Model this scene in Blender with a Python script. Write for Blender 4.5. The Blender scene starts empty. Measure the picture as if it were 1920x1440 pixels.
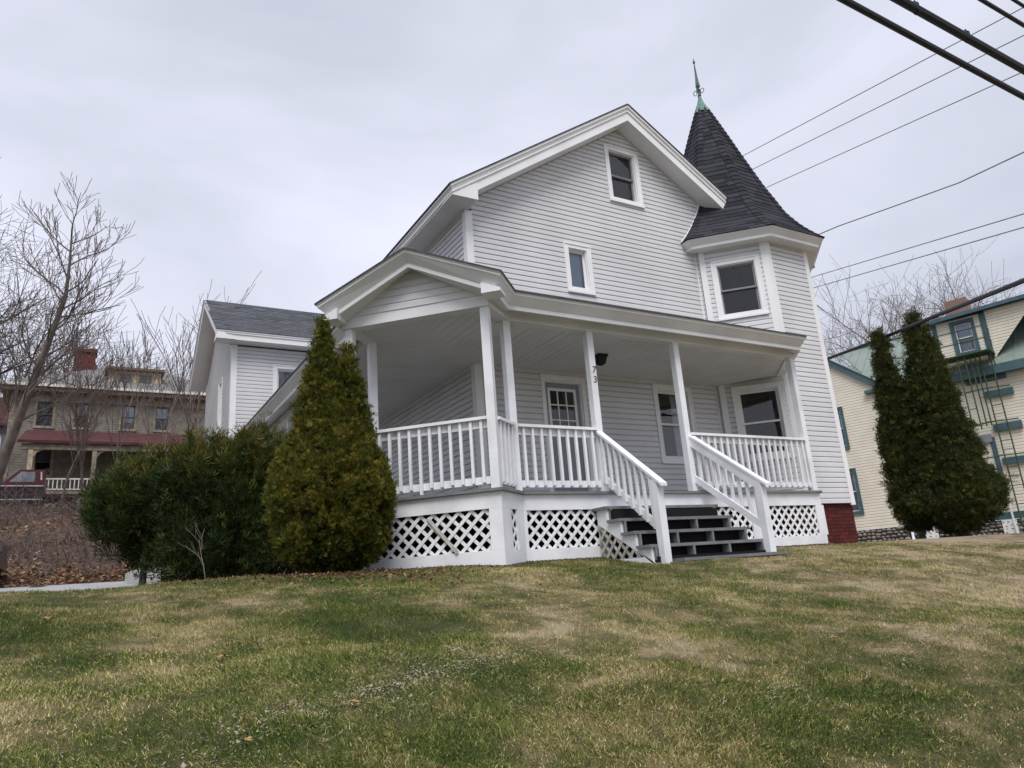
import bpy, math, random
import numpy as np
from mathutils import Vector, Matrix

S = bpy.context.scene
COL = S.collection
random.seed(7)
RNG = np.random.default_rng(11)

# ------------------------------------------------------------------ camera
cam_d = bpy.data.cameras.new('camera')
cam = bpy.data.objects.new('camera', cam_d)
COL.objects.link(cam)
cam_d.sensor_fit = 'HORIZONTAL'
cam_d.sensor_width = 36.0
cam_d.lens = 36.0 * 1361.09 / 1920.0
cam_d.clip_start = 0.05
cam_d.clip_end = 3000.0
EYE = (-5.6451, -10.5428, -1.1682)
_r, _u, _f = (0.86435582, -0.49751176, -0.07328761), (-0.07066094, -0.26444569, 0.96180846), (0.49789161, 0.82616616, 0.26372982)
cam.matrix_world = Matrix(((_r[0], _u[0], -_f[0], EYE[0]), (_r[1], _u[1], -_f[1], EYE[1]), (_r[2], _u[2], -_f[2], EYE[2]), (0, 0, 0, 1)))
S.camera = cam

# ------------------------------------------------------------------ overcast sky
SUN_EL, SUN_AZ = math.radians(57), math.radians(210)      # azimuth measured clockwise from +y
world = bpy.data.worlds.new('World')
S.world = world
world.use_nodes = True
wn, wl = world.node_tree.nodes, world.node_tree.links
wn.clear()
w_out = wn.new('ShaderNodeOutputWorld')
bg = wn.new('ShaderNodeBackground')
bg.inputs['Strength'].default_value = 0.0585
sky = wn.new('ShaderNodeTexSky')
sky.sky_type = 'NISHITA'
sky.sun_disc = False
sky.sun_elevation = SUN_EL
sky.sun_rotation = SUN_AZ
sky.air_density = 1.0
sky.dust_density = 3.0
tc = wn.new('ShaderNodeTexCoord')
mp = wn.new('ShaderNodeMapping')
mp.inputs['Scale'].default_value = (1.0, 1.0, 2.6)
nz = wn.new('ShaderNodeTexNoise')
nz.inputs['Scale'].default_value = 1.35
nz.inputs['Detail'].default_value = 5.0
nz.inputs['Roughness'].default_value = 0.5
nz.inputs['Distortion'].default_value = 0.35
rp = wn.new('ShaderNodeValToRGB')
rp.color_ramp.elements[0].position = 0.33
rp.color_ramp.elements[0].color = (5.3, 5.6, 6.55, 1)
rp.color_ramp.elements[1].position = 0.66
rp.color_ramp.elements[1].color = (7.7, 7.9, 9.15, 1)
mx = wn.new('ShaderNodeMixRGB')
mx.inputs['Fac'].default_value = 0.95
wl.new(tc.outputs['Generated'], mp.inputs['Vector'])
wl.new(mp.outputs['Vector'], nz.inputs['Vector'])
wl.new(nz.outputs['Fac'], rp.inputs['Fac'])
wl.new(sky.outputs['Color'], mx.inputs['Color1'])
wl.new(rp.outputs['Color'], mx.inputs['Color2'])
wl.new(mx.outputs['Color'], bg.inputs['Color'])
wl.new(bg.outputs['Background'], w_out.inputs['Surface'])

sun_d = bpy.data.lights.new('sun', 'SUN')
sun_d.energy = 1.5
sun_d.angle = math.radians(32)
sun_d.color = (1.0, 0.965, 0.92)
sun = bpy.data.objects.new('sun', sun_d)
COL.objects.link(sun)
_sd = Vector((math.sin(SUN_AZ) * math.cos(SUN_EL), math.cos(SUN_AZ) * math.cos(SUN_EL), math.sin(SUN_EL)))
sun.rotation_euler = _sd.to_track_quat('Z', 'Y').to_euler()
sun.location = _sd * 60

S.view_settings.view_transform = 'Standard'
S.view_settings.look = 'None'
S.view_settings.exposure = 1.0
S.view_settings.gamma = 1.0
S.render.engine = 'CYCLES'

# ------------------------------------------------------------------ helpers
WM = {}


def tag(o, label=None, cat=None, group=None, kind=None):
    if label: o['label'] = label
    if cat: o['category'] = cat
    if group: o['group'] = group
    if kind: o['kind'] = kind
    return o


def empty(name, loc, rz=0.0, local=False):
    o = bpy.data.objects.new(name, None)
    COL.objects.link(o)
    o.location = loc
    o.rotation_euler = (0, 0, rz)
    o.empty_display_size = 0.3
    if not local:
        WM[o] = Matrix.Translation(loc) @ Matrix.Rotation(rz, 4, 'Z')
    return o


def setpar(o, parent):
    if parent is None: return
    o.parent = parent
    if parent in WM:
        o.matrix_parent_inverse = WM[parent].inverted()


def link(name, me, mat, parent=None, smooth=False):
    if mat is not None and not me.materials:
        for m in (mat if isinstance(mat, (list, tuple)) else [mat]): me.materials.append(m)
    if smooth:
        me.polygons.foreach_set('use_smooth', [True] * len(me.polygons))
    o = bpy.data.objects.new(name, me)
    COL.objects.link(o)
    setpar(o, parent)
    return o


def add(name, v, f, mat, parent=None, smooth=False):
    me = bpy.data.meshes.new(name)
    me.from_pydata([tuple(map(float, q)) for q in v], [], f)
    me.update()
    return link(name, me, mat, parent, smooth)


def mesh_np(name, v, tris, mat, parent=None, attr=None, smooth=False):
    """fast triangle mesh from numpy arrays; attr = dict of per point floats"""
    me = bpy.data.meshes.new(name)
    v = np.ascontiguousarray(v, dtype=np.float32)
    t = np.ascontiguousarray(tris, dtype=np.int32)
    me.vertices.add(len(v)); me.vertices.foreach_set('co', v.ravel())
    me.loops.add(t.size); me.loops.foreach_set('vertex_index', t.ravel())
    me.polygons.add(len(t))
    me.polygons.foreach_set('loop_start', np.arange(0, t.size, 3, dtype=np.int32))
    if smooth: me.polygons.foreach_set('use_smooth', np.ones(len(t), dtype=bool))
    for k, a in (attr or {}).items():
        at = me.attributes.new(k, 'FLOAT', 'POINT')
        at.data.foreach_set('value', np.ascontiguousarray(a, dtype=np.float32))
    me.update(calc_edges=True)
    return link(name, me, mat, parent)


class MB:
    def __init__(s): s.v = []; s.f = []
    def quadbox(s, p):            # 8 corners: bottom ring 0-3, top ring 4-7
        b = len(s.v); s.v += [tuple(q) for q in p]
        s.f += [tuple(b + i for i in q) for q in ((3, 2, 1, 0), (4, 5, 6, 7), (0, 1, 5, 4), (1, 2, 6, 5), (2, 3, 7, 6), (3, 0, 4, 7))]
        return s
    def box(s, a, c):
        x0, y0, z0 = a; x1, y1, z1 = c
        return s.quadbox([(x0, y0, z0), (x1, y0, z0), (x1, y1, z0), (x0, y1, z0), (x0, y0, z1), (x1, y0, z1), (x1, y1, z1), (x0, y1, z1)])
    def fbox(s, F, u0, u1, z0, z1, o0, o1):      # box in a wall frame
        return s.quadbox([F(u0, z0, o1), F(u1, z0, o1), F(u1, z0, o0), F(u0, z0, o0), F(u0, z1, o1), F(u1, z1, o1), F(u1, z1, o0), F(u0, z1, o0)])
    def poly(s, pts):
        b = len(s.v); s.v += [tuple(q) for q in pts]; s.f.append(tuple(range(b, b + len(pts)))); return s
    def prism(s, front, back):
        n = len(front); b = len(s.v)
        s.v += [tuple(q) for q in front] + [tuple(q) for q in back]
        s.f.append(tuple(range(b, b + n))); s.f.append(tuple(range(b + 2 * n - 1, b + n - 1, -1)))
        for i in range(n):
            j = (i + 1) % n
            s.f.append((b + i, b + n + i, b + n + j, b + j))
        return s
    def fprism(s, F, pts, o0, o1):
        return s.prism([F(u, z, o1) for u, z in pts], [F(u, z, o0) for u, z in pts])
    def tube(s, path, r, n=6, cap=True):
        path = [Vector(q) for q in path]
        if not hasattr(r, '__len__'): r = [r] * len(path)
        b = len(s.v); up = None
        for i, q in enumerate(path):
            d = (path[min(i + 1, len(path) - 1)] - path[max(i - 1, 0)]).normalized()
            if up is None: up = d.orthogonal().normalized()
            up = (up - d * up.dot(d)).normalized(); sd = d.cross(up)
            for k in range(n):
                a = 2 * math.pi * k / n
                s.v.append(tuple(q + (up * math.cos(a) + sd * math.sin(a)) * r[i]))
        for i in range(len(path) - 1):
            for k in range(n):
                k2 = (k + 1) % n
                s.f.append((b + i * n + k, b + i * n + k2, b + (i + 1) * n + k2, b + (i + 1) * n + k))
        if cap:
            s.f.append(tuple(b + k for k in range(n - 1, -1, -1)))
            s.f.append(tuple(b + (len(path) - 1) * n + k for k in range(n)))
        return s
    def lathe(s, c, prof, n=16):
        b = len(s.v)
        for r, z in prof:
            for k in range(n):
                a = 2 * math.pi * k / n
                s.v.append((c[0] + r * math.cos(a), c[1] + r * math.sin(a), c[2] + z))
        for i in range(len(prof) - 1):
            for k in range(n):
                k2 = (k + 1) % n
                s.f.append((b + i * n + k, b + i * n + k2, b + (i + 1) * n + k2, b + (i + 1) * n + k))
        s.f.append(tuple(b + k for k in range(n - 1, -1, -1)))
        s.f.append(tuple(b + (len(prof) - 1) * n + k for k in range(n)))
        return s
    def sweep(s, path, dirs, prof):
        """profile [(out, dz)] swept along 3D path; dirs = outward offset vector (mitred) per point"""
        b = len(s.v); m = len(prof)
        for P, D in zip(path, dirs):
            for o, dz in prof: s.v.append((P[0] + D[0] * o, P[1] + D[1] * o, P[2] + dz))
        for i in range(len(path) - 1):
            for k in range(m - 1):
                s.f.append((b + i * m + k, b + (i + 1) * m + k, b + (i + 1) * m + k + 1, b + i * m + k + 1))
        s.f.append(tuple(b + k for k in range(m)))
        s.f.append(tuple(b + (len(path) - 1) * m + k for k in range(m - 1, -1, -1)))
        return s
    def build(s, name, mat, parent=None, smooth=False):
        return add(name, s.v, s.f, mat, parent, smooth)


def mitre(path, left=True):
    """outward directions (right-hand side of travel is outward when left=False)"""
    out = []
    n = len(path)
    def nrm(i):
        dx, dy = path[i + 1][0] - path[i][0], path[i + 1][1] - path[i][1]
        l = math.hypot(dx, dy); return (dy / l, -dx / l)
    for i in range(n):
        a = nrm(max(i - 1, 0)); c = nrm(min(i, n - 2))
        k = 1 + a[0] * c[0] + a[1] * c[1]
        out.append(((a[0] + c[0]) / k, (a[1] + c[1]) / k))
    return out


def frame(O, U, N):
    O, U, N = Vector(O), Vector(U).normalized(), Vector(N).normalized()
    def F(u, z, o=0.0):
        return (O.x + U.x * u + N.x * o, O.y + U.y * u + N.y * o, O.z + z)
    return F


def clip(poly, a, b, c):           # keep a*x+b*y<=c
    out = []
    for i in range(len(poly)):
        p, q = poly[i], poly[(i + 1) % len(poly)]
        dp, dq = a * p[0] + b * p[1] - c, a * q[0] + b * q[1] - c
        if dp <= 1e-9: out.append(p)
        if (dp < -1e-9 and dq > 1e-9) or (dp > 1e-9 and dq < -1e-9):
            t = dp / (dp - dq); out.append((p[0] + (q[0] - p[0]) * t, p[1] + (q[1] - p[1]) * t))
    return out


def band(poly, z0, z1):
    q = clip(poly, 0, -1, -z0)
    return clip(q, 0, 1, z1) if len(q) > 2 else []


def area(poly):
    return abs(sum(poly[i][0] * poly[(i + 1) % len(poly)][1] - poly[(i + 1) % len(poly)][0] * poly[i][1] for i in range(len(poly)))) / 2


# ------------------------------------------------------------------ materials
def newmat(name):
    m = bpy.data.materials.new(name); m.use_nodes = True
    n, l = m.node_tree.nodes, m.node_tree.links
    b = n['Principled BSDF']
    return m, n, l, b


def M(name, col, rough=0.6, var=0.10, scale=3.0, bump=0.0, bscale=60.0, metal=0.0, spec=0.3, col2=None, detail=6.0, stretch=(1, 1, 1)):
    m, n, l, b = newmat(name)
    b.inputs['Roughness'].default_value = rough
    b.inputs['Metallic'].default_value = metal
    b.inputs['Specular IOR Level'].default_value = spec
    g = n.new('ShaderNodeNewGeometry')
    mpn = n.new('ShaderNodeMapping'); mpn.inputs['Scale'].default_value = stretch
    l.new(g.outputs['Position'], mpn.inputs['Vector'])
    t = n.new('ShaderNodeTexNoise'); t.inputs['Scale'].default_value = scale; t.inputs['Detail'].default_value = detail
    l.new(mpn.outputs['Vector'], t.inputs['Vector'])
    r = n.new('ShaderNodeValToRGB')
    c2 = col2 or tuple(c * (1 - 2 * var) for c in col)
    r.color_ramp.elements[0].position = 0.32; r.color_ramp.elements[0].color = (*c2, 1)
    r.color_ramp.elements[1].position = 0.62; r.color_ramp.elements[1].color = (*col, 1)
    l.new(t.outputs['Fac'], r.inputs['Fac'])
    l.new(r.outputs['Color'], b.inputs['Base Color'])
    if bump:
        t2 = n.new('ShaderNodeTexNoise'); t2.inputs['Scale'].default_value = bscale; t2.inputs['Detail'].default_value = 4
        l.new(mpn.outputs['Vector'], t2.inputs['Vector'])
        bm = n.new('ShaderNodeBump'); bm.inputs['Strength'].default_value = bump; bm.inputs['Distance'].default_value = 0.02
        l.new(t2.outputs['Fac'], bm.inputs['Height']); l.new(bm.outputs['Normal'], b.inputs['Normal'])
    return m


def M_piece(name, col, col2, rough=0.8, bump=0.4, bscale=90, spec=0.2):
    """colour differs from piece to piece (object random) plus fine grain"""
    m, n, l, b = newmat(name)
    b.inputs['Roughness'].default_value = rough
    b.inputs['Specular IOR Level'].default_value = spec
    oi = n.new('ShaderNodeObjectInfo'); g = n.new('ShaderNodeNewGeometry')
    t = n.new('ShaderNodeTexNoise'); t.inputs['Scale'].default_value = bscale * 0.5; t.inputs['Detail'].default_value = 5
    l.new(g.outputs['Position'], t.inputs['Vector'])
    ad = n.new('ShaderNodeMath'); ad.operation = 'MULTIPLY_ADD'; ad.inputs[1].default_value = 0.6; 
    l.new(t.outputs['Fac'], ad.inputs[0])
    mu = n.new('ShaderNodeMath'); mu.operation = 'MULTIPLY'; mu.inputs[1].default_value = 0.7
    l.new(oi.outputs['Random'], mu.inputs[0]); l.new(mu.outputs[0], ad.inputs[2])
    r = n.new('ShaderNodeValToRGB')
    r.color_ramp.elements[0].position = 0.2; r.color_ramp.elements[0].color = (*col, 1)
    r.color_ramp.elements[1].position = 1.0; r.color_ramp.elements[1].color = (*col2, 1)
    l.new(ad.outputs[0], r.inputs['Fac']); l.new(r.outputs['Color'], b.inputs['Base Color'])
    bm = n.new('ShaderNodeBump'); bm.inputs['Strength'].default_value = bump; bm.inputs['Distance'].default_value = 0.01
    l.new(t.outputs['Fac'], bm.inputs['Height']); l.new(bm.outputs['Normal'], b.inputs['Normal'])
    return m


def M_foliage(name, stops, rough=0.7, trans=0.25):
    """colour follows the per leaf 'tint' value"""
    m, n, l, b = newmat(name)
    b.inputs['Roughness'].default_value = rough
    b.inputs['Specular IOR Level'].default_value = 0.15
    a = n.new('ShaderNodeAttribute'); a.attribute_name = 'tint'
    r = n.new('ShaderNodeValToRGB')
    e = r.color_ramp.elements
    while len(e) < len(stops): e.new(0.5)
    for i, (p, c) in enumerate(stops): e[i].position = p; e[i].color = (*c, 1)
    l.new(a.outputs['Fac'], r.inputs['Fac']); l.new(r.outputs['Color'], b.inputs['Base Color'])
    tr = n.new('ShaderNodeBsdfTranslucent'); l.new(r.outputs['Color'], tr.inputs['Color'])
    mxs = n.new('ShaderNodeMixShader'); mxs.inputs[0].default_value = trans
    l.new(b.outputs[0], mxs.inputs[1]); l.new(tr.outputs[0], mxs.inputs[2])
    l.new(mxs.outputs[0], n['Material Output'].inputs['Surface'])
    return m


def M_glass(name, tint=(0.5, 0.53, 0.56), refl=1.0):
    m, n, l, b = newmat(name)
    n.remove(b)
    fr = n.new('ShaderNodeFresnel'); fr.inputs['IOR'].default_value = 1.5
    mu = n.new('ShaderNodeMath'); mu.operation = 'MULTIPLY'; mu.inputs[1].default_value = 1.8 * refl; mu.use_clamp = True
    l.new(fr.outputs[0], mu.inputs[0])
    gl = n.new('ShaderNodeBsdfGlossy'); gl.inputs['Roughness'].default_value = 0.02
    t = n.new('ShaderNodeTexNoise'); t.inputs['Scale'].default_value = 2.2
    bm = n.new('ShaderNodeBump'); bm.inputs['Strength'].default_value = 0.05; bm.inputs['Distance'].default_value = 0.05
    g = n.new('ShaderNodeNewGeometry'); l.new(g.outputs['Position'], t.inputs['Vector'])
    l.new(t.outputs['Fac'], bm.inputs['Height']); l.new(bm.outputs['Normal'], gl.inputs['Normal'])
    tp = n.new('ShaderNodeBsdfTransparent'); tp.inputs['Color'].default_value = (*tint, 1)
    ms = n.new('ShaderNodeMixShader')
    l.new(mu.outputs[0], ms.inputs[0]); l.new(tp.outputs[0], ms.inputs[1]); l.new(gl.outputs[0], ms.inputs[2])
    l.new(ms.outputs[0], n['Material Output'].inputs['Surface'])
    return m


MAT = dict(
    siding=M('vinyl_siding', (0.65, 0.655, 0.675), 0.45, 0.06, 0.9, 0.06, 25, spec=0.35),
    trim=M('white_trim', (0.80, 0.805, 0.82), 0.42, 0.04, 1.6, 0.03, 30, spec=0.35),
    paint=M('white_porch_paint', (0.80, 0.815, 0.845), 0.5, 0.075, 2.6, 0.10, 45, spec=0.3),
    lat=M('white_lattice_paint', (0.78, 0.79, 0.81), 0.6, 0.07, 5.0, 0.1, 40),
    oldlat=M('weathered_lattice', (0.55, 0.52, 0.47), 0.8, 0.2, 9.0, 0.2, 40),
    soffit=M('soffit_vinyl', (0.70, 0.695, 0.69), 0.55, 0.05, 1.5, 0.03, 30),
    deck=M('grey_deck_paint', (0.19, 0.20, 0.205), 0.6, 0.14, 5.0, 0.15, 40),
    shingle=M('grey_shingle', (0.095, 0.10, 0.115), 0.9, 0.22, 7.0, 0.5, 120, spec=0.1),
    tabs=M_piece('turret_shingle', (0.020, 0.021, 0.027), (0.050, 0.050, 0.061), 0.9, 0.5, 70, 0.1),
    copper=M('verdigris_copper', (0.135, 0.255, 0.22), 0.6, 0.15, 9.0, 0.1, 60),
    copperd=M('dark_verdigris', (0.085, 0.16, 0.145), 0.55, 0.2, 12.0, 0.1, 60),
    brick=M_piece('dark_red_brick', (0.052, 0.011, 0.011), (0.115, 0.022, 0.020), 0.75, 0.6, 60),
    mortar=M('dark_mortar', (0.055, 0.02, 0.02), 0.9, 0.2, 8),
    door=M('grey_door_paint', (0.27, 0.295, 0.325), 0.45, 0.05, 3.0, 0.03, 30),
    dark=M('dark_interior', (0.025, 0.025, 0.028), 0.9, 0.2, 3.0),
    step_shade=M('black_step_shade', (0.008, 0.008, 0.009), 0.9, 0.2, 3.0),  # near-black colour that paints the shade inside the porch steps
    soil=M('soil', (0.06, 0.045, 0.035), 0.95, 0.25, 5.0, 0.6, 30),
    curtain=M('grey_curtain', (0.13, 0.13, 0.145), 0.9, 0.2, 5.0, stretch=(1, 1, 0.2)),
    lace=M('white_curtain', (0.62, 0.65, 0.70), 0.9, 0.12, 6.0, stretch=(1, 1, 0.2)),
    blind=M('pale_blind', (0.45, 0.53, 0.62), 0.8, 0.05, 4.0),
    glass=M_glass('window_glass'),
    glassb=M_glass('clear_window_glass', (0.85, 0.9, 0.95), 1.2),
    black=M('black_metal', (0.02, 0.02, 0.022), 0.5, 0.1, 6, metal=0.3),
    rubber=M('black_cable_rubber', (0.018, 0.020, 0.028), 0.55, 0.15, 8),
    wire=M('grey_wire', (0.24, 0.26, 0.29), 0.5, 0.1, 5),
    gutter=M('white_gutter', (0.74, 0.75, 0.76), 0.4, 0.07, 1.3, 0.02, 30),
    stain=M('metal_hook', (0.3, 0.3, 0.3), 0.4, 0.1, 5, metal=0.8),
)

# ------------------------------------------------------------------ terrain
def vnoise(x, y, seed=0):
    """smooth 2D value noise in 0..1"""
    x = np.asarray(x, float); y = np.asarray(y, float)
    xi, yi = np.floor(x).astype(np.int64), np.floor(y).astype(np.int64)
    fx, fy = x - xi, y - yi
    fx, fy = fx * fx * (3 - 2 * fx), fy * fy * (3 - 2 * fy)
    def h(a, b):
        n = (a * 374761393 + b * 668265263 + seed * 974634777) & 0x7fffffff
        n = ((n ^ (n >> 13)) * 1274126177) & 0x7fffffff
        return ((n ^ (n >> 16)) & 0xffff) / 65535.0
    return (h(xi, yi) * (1 - fx) + h(xi + 1, yi) * fx) * (1 - fy) + (h(xi, yi + 1) * (1 - fx) + h(xi + 1, yi + 1) * fx) * fy


def sstep(a, b, x):
    t = np.clip((x - a) / (b - a), 0, 1); return t * t * (3 - 2 * t)


YZ = np.array([(-2.2, -.93), (2.4, -.85), (4.0, -.75), (5.6, -.62), (7.5, -.50), (8.2, -.44), (13, .75), (19.5, 2.15), (24, 2.45), (26.5, 3.4), (28, 3.8), (60, 6.5), (200, 12), (900, 30)])


def gz(x, y):
    x = np.asarray(x, float); y = np.asarray(y, float)
    d = np.maximum(0, -(y + 2.2))
    dn = np.minimum(d, 9.0)
    front = -.93 - .10 * dn - .0145 * dn * dn
    back_l = np.interp(y, YZ[:, 0], YZ[:, 1])
    back_r = np.interp(y, [-2.2, 8, 200, 900], [-.93, -.74, 3, 12])
    k = sstep(3.0, -3.0, x)
    return np.where(y < -2.2, front, back_r + (back_l - back_r) * k)


def gz_lawn(x, y):
    x = np.asarray(x, float); y = np.asarray(y, float)
    b = (vnoise(x * 1.1, y * 1.1, 3) - .5) * .07 + (vnoise(x * 4, y * 4, 4) - .5) * .022 + (vnoise(x * 11, y * 11, 5) - .5) * .012
    fade = sstep(-2.35, -3.2, y) + sstep(-3.2, -4.2, x)
    return gz(x, y) + b * np.clip(fade, 0, 1) * sstep(60, 20, np.hypot(x, y))


def M_lawn(name, blades):
    m, n, l, b = newmat(name)
    b.inputs['Roughness'].default_value = 0.8
    b.inputs['Specular IOR Level'].default_value = 0.12
    g = n.new('ShaderNodeNewGeometry')
    def noise(sc, det, rough=.55, dist=0.0):
        t = n.new('ShaderNodeTexNoise'); t.inputs['Scale'].default_value = sc; t.inputs['Detail'].default_value = det
        t.inputs['Roughness'].default_value = rough; t.inputs['Distortion'].default_value = dist
        l.new(g.outputs['Position'], t.inputs['Vector']); return t.outputs['Fac']
    def math_(op, a, c, clampit=False):
        q = n.new('ShaderNodeMath'); q.operation = op; q.use_clamp = clampit
        for i, s_ in enumerate((a, c)):
            if isinstance(s_, (int, float)): q.inputs[i].default_value = s_
            else: l.new(s_, q.inputs[i])
        return q.outputs[0]
    big = noise(0.55, 5, .6, .4); mid = noise(2.6, 5, .6, .3)
    v = math_('ADD', math_('MULTIPLY', big, 0.75), math_('MULTIPLY', mid, 0.80))
    # drier, browner turf towards the street side on the right
    sx = n.new('ShaderNodeSeparateXYZ'); l.new(g.outputs['Position'], sx.inputs[0])
    mr = n.new('ShaderNodeMapRange'); mr.inputs['From Min'].default_value = -3.0; mr.inputs['From Max'].default_value = 5.0
    mr.inputs['To Min'].default_value = -0.04; mr.inputs['To Max'].default_value = 0.11
    l.new(sx.outputs['X'], mr.inputs['Value'])
    v = math_('ADD', v, mr.outputs[0])
    if blades:
        a = n.new('ShaderNodeAttribute'); a.attribute_name = 'tint'
        v = math_('ADD', v, math_('MULTIPLY', a.outputs['Fac'], 0.55))
        stops = [(0.46, (0.055, 0.100, 0.020)), (0.64, (0.135, 0.172, 0.036)), (0.80, (0.26, 0.245, 0.075)), (0.97, (0.56, 0.45, 0.25))]
        off = -0.285
    else:
        fine = noise(70, 5, .8)
        v = math_('ADD', v, math_('MULTIPLY', fine, 0.5))
        stops = [(0.60, (0.030, 0.044, 0.012)), (0.80, (0.080, 0.078, 0.032)), (0.92, (0.20, 0.155, 0.088)), (1.0, (0.32, 0.26, 0.18))]
        off = -0.195
    v = math_('ADD', v, off)
    r = n.new('ShaderNodeValToRGB'); e = r.color_ramp.elements
    while len(e) < 4: e.new(.5)
    for i, (p, c) in enumerate(stops): e[i].position = min(1, p); e[i].color = (*c, 1)
    l.new(v, r.inputs['Fac']); l.new(r.outputs['Color'], b.inputs['Base Color'])
    if not blades:
        bm = n.new('ShaderNodeBump'); bm.inputs['Strength'].default_value = .8; bm.inputs['Distance'].default_value = .03
        l.new(noise(60, 5, .7), bm.inputs['Height']); l.new(bm.outputs['Normal'], b.inputs['Normal'])
    return m


MAT['lawn'] = M_lawn('lawn_ground', False)
MAT['blades'] = M_lawn('grass_blades', True)


def axis(parts):
    a = np.concatenate([np.arange(s, e, st) for s, e, st in parts]); return np.append(a, parts[-1][1])


def sheet(name, xs, ys, zf, mat):
    X, Y = np.meshgrid(xs, ys); Z = zf(X, Y)
    v = np.stack([X.ravel(), Y.ravel(), Z.ravel()], 1)
    nx, ny = len(xs), len(ys)
    i = (np.arange(ny - 1)[:, None] * nx + np.arange(nx - 1)[None]).ravel()
    t = np.concatenate([np.stack([i, i + 1, i + nx + 1], 1), np.stack([i, i + nx + 1, i + nx], 1)])
    return mesh_np(name, v, t, mat, smooth=True)


ground = sheet('ground', axis([(-900, -100, 100), (-100, -20, 8), (-20, -8, 1), (-8, 8, .12), (8, 30, 1), (30, 100, 10), (100, 900, 100)]),
               axis([(-900, -100, 100), (-100, -20, 8), (-20, -10, 1), (-10, -1.8, .12), (-1.8, 30, .8), (30, 100, 10), (100, 900, 100)]), gz_lawn, MAT['lawn'])
tag(ground, 'patchy spring lawn sloping up to the white house', kind='structure')

MAT['asphalt'] = M('pale_asphalt', (0.34, 0.345, 0.36), 0.9, 0.10, 3.0, 0.3, 90)
drive = sheet('driveway', np.arange(-40, -4.7, .8), np.arange(2.75, 5.8, .3), lambda x, y: gz(x, y) + .012 + .015 * sstep(2.75, 3.3, y), MAT['asphalt'])
tag(drive, 'pale grey driveway strip beyond the lawn at the left', kind='structure')

# leaf covered bank below the old house
MAT['litter'] = M('leaf_litter', (0.125, 0.078, 0.052), 0.95, 0.3, 5.0, 0.9, 45, col2=(0.022, 0.018, 0.014), detail=10)
bank = sheet('bank', np.arange(-40, 0.2, .35), np.arange(5.7, 27.4, .35),
             lambda x, y: gz(x, y) + .03 + .16 * sstep(5.8, 7.5, y) + .35 * (vnoise(x * .6, y * .6, 8) - .35) * sstep(6.2, 9, y) * sstep(21, 18, y) + .12 * (vnoise(x * 2, y * 2, 9) - .3) * sstep(5.9, 7.4, y), MAT['litter'])
tag(bank, 'brown leaf covered bank rising behind the driveway', kind='structure')

# ------------------------------------------------------------------ grass blades (stuff)
def blocked(x, y):
    p = (y > -2.24) & (x > -1.2) | (y > -2.24 + (-.55 - x) * .74) & (x > -1.2) & (x < -.55)
    p |= (x + y > -3.75) & (x < -1.1) & (x > -2.7)
    p |= (x > -2.7) & (y > -1.1)
    p |= (x > .62) & (x < 2.75) & (y > -3.62)
    return p


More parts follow.
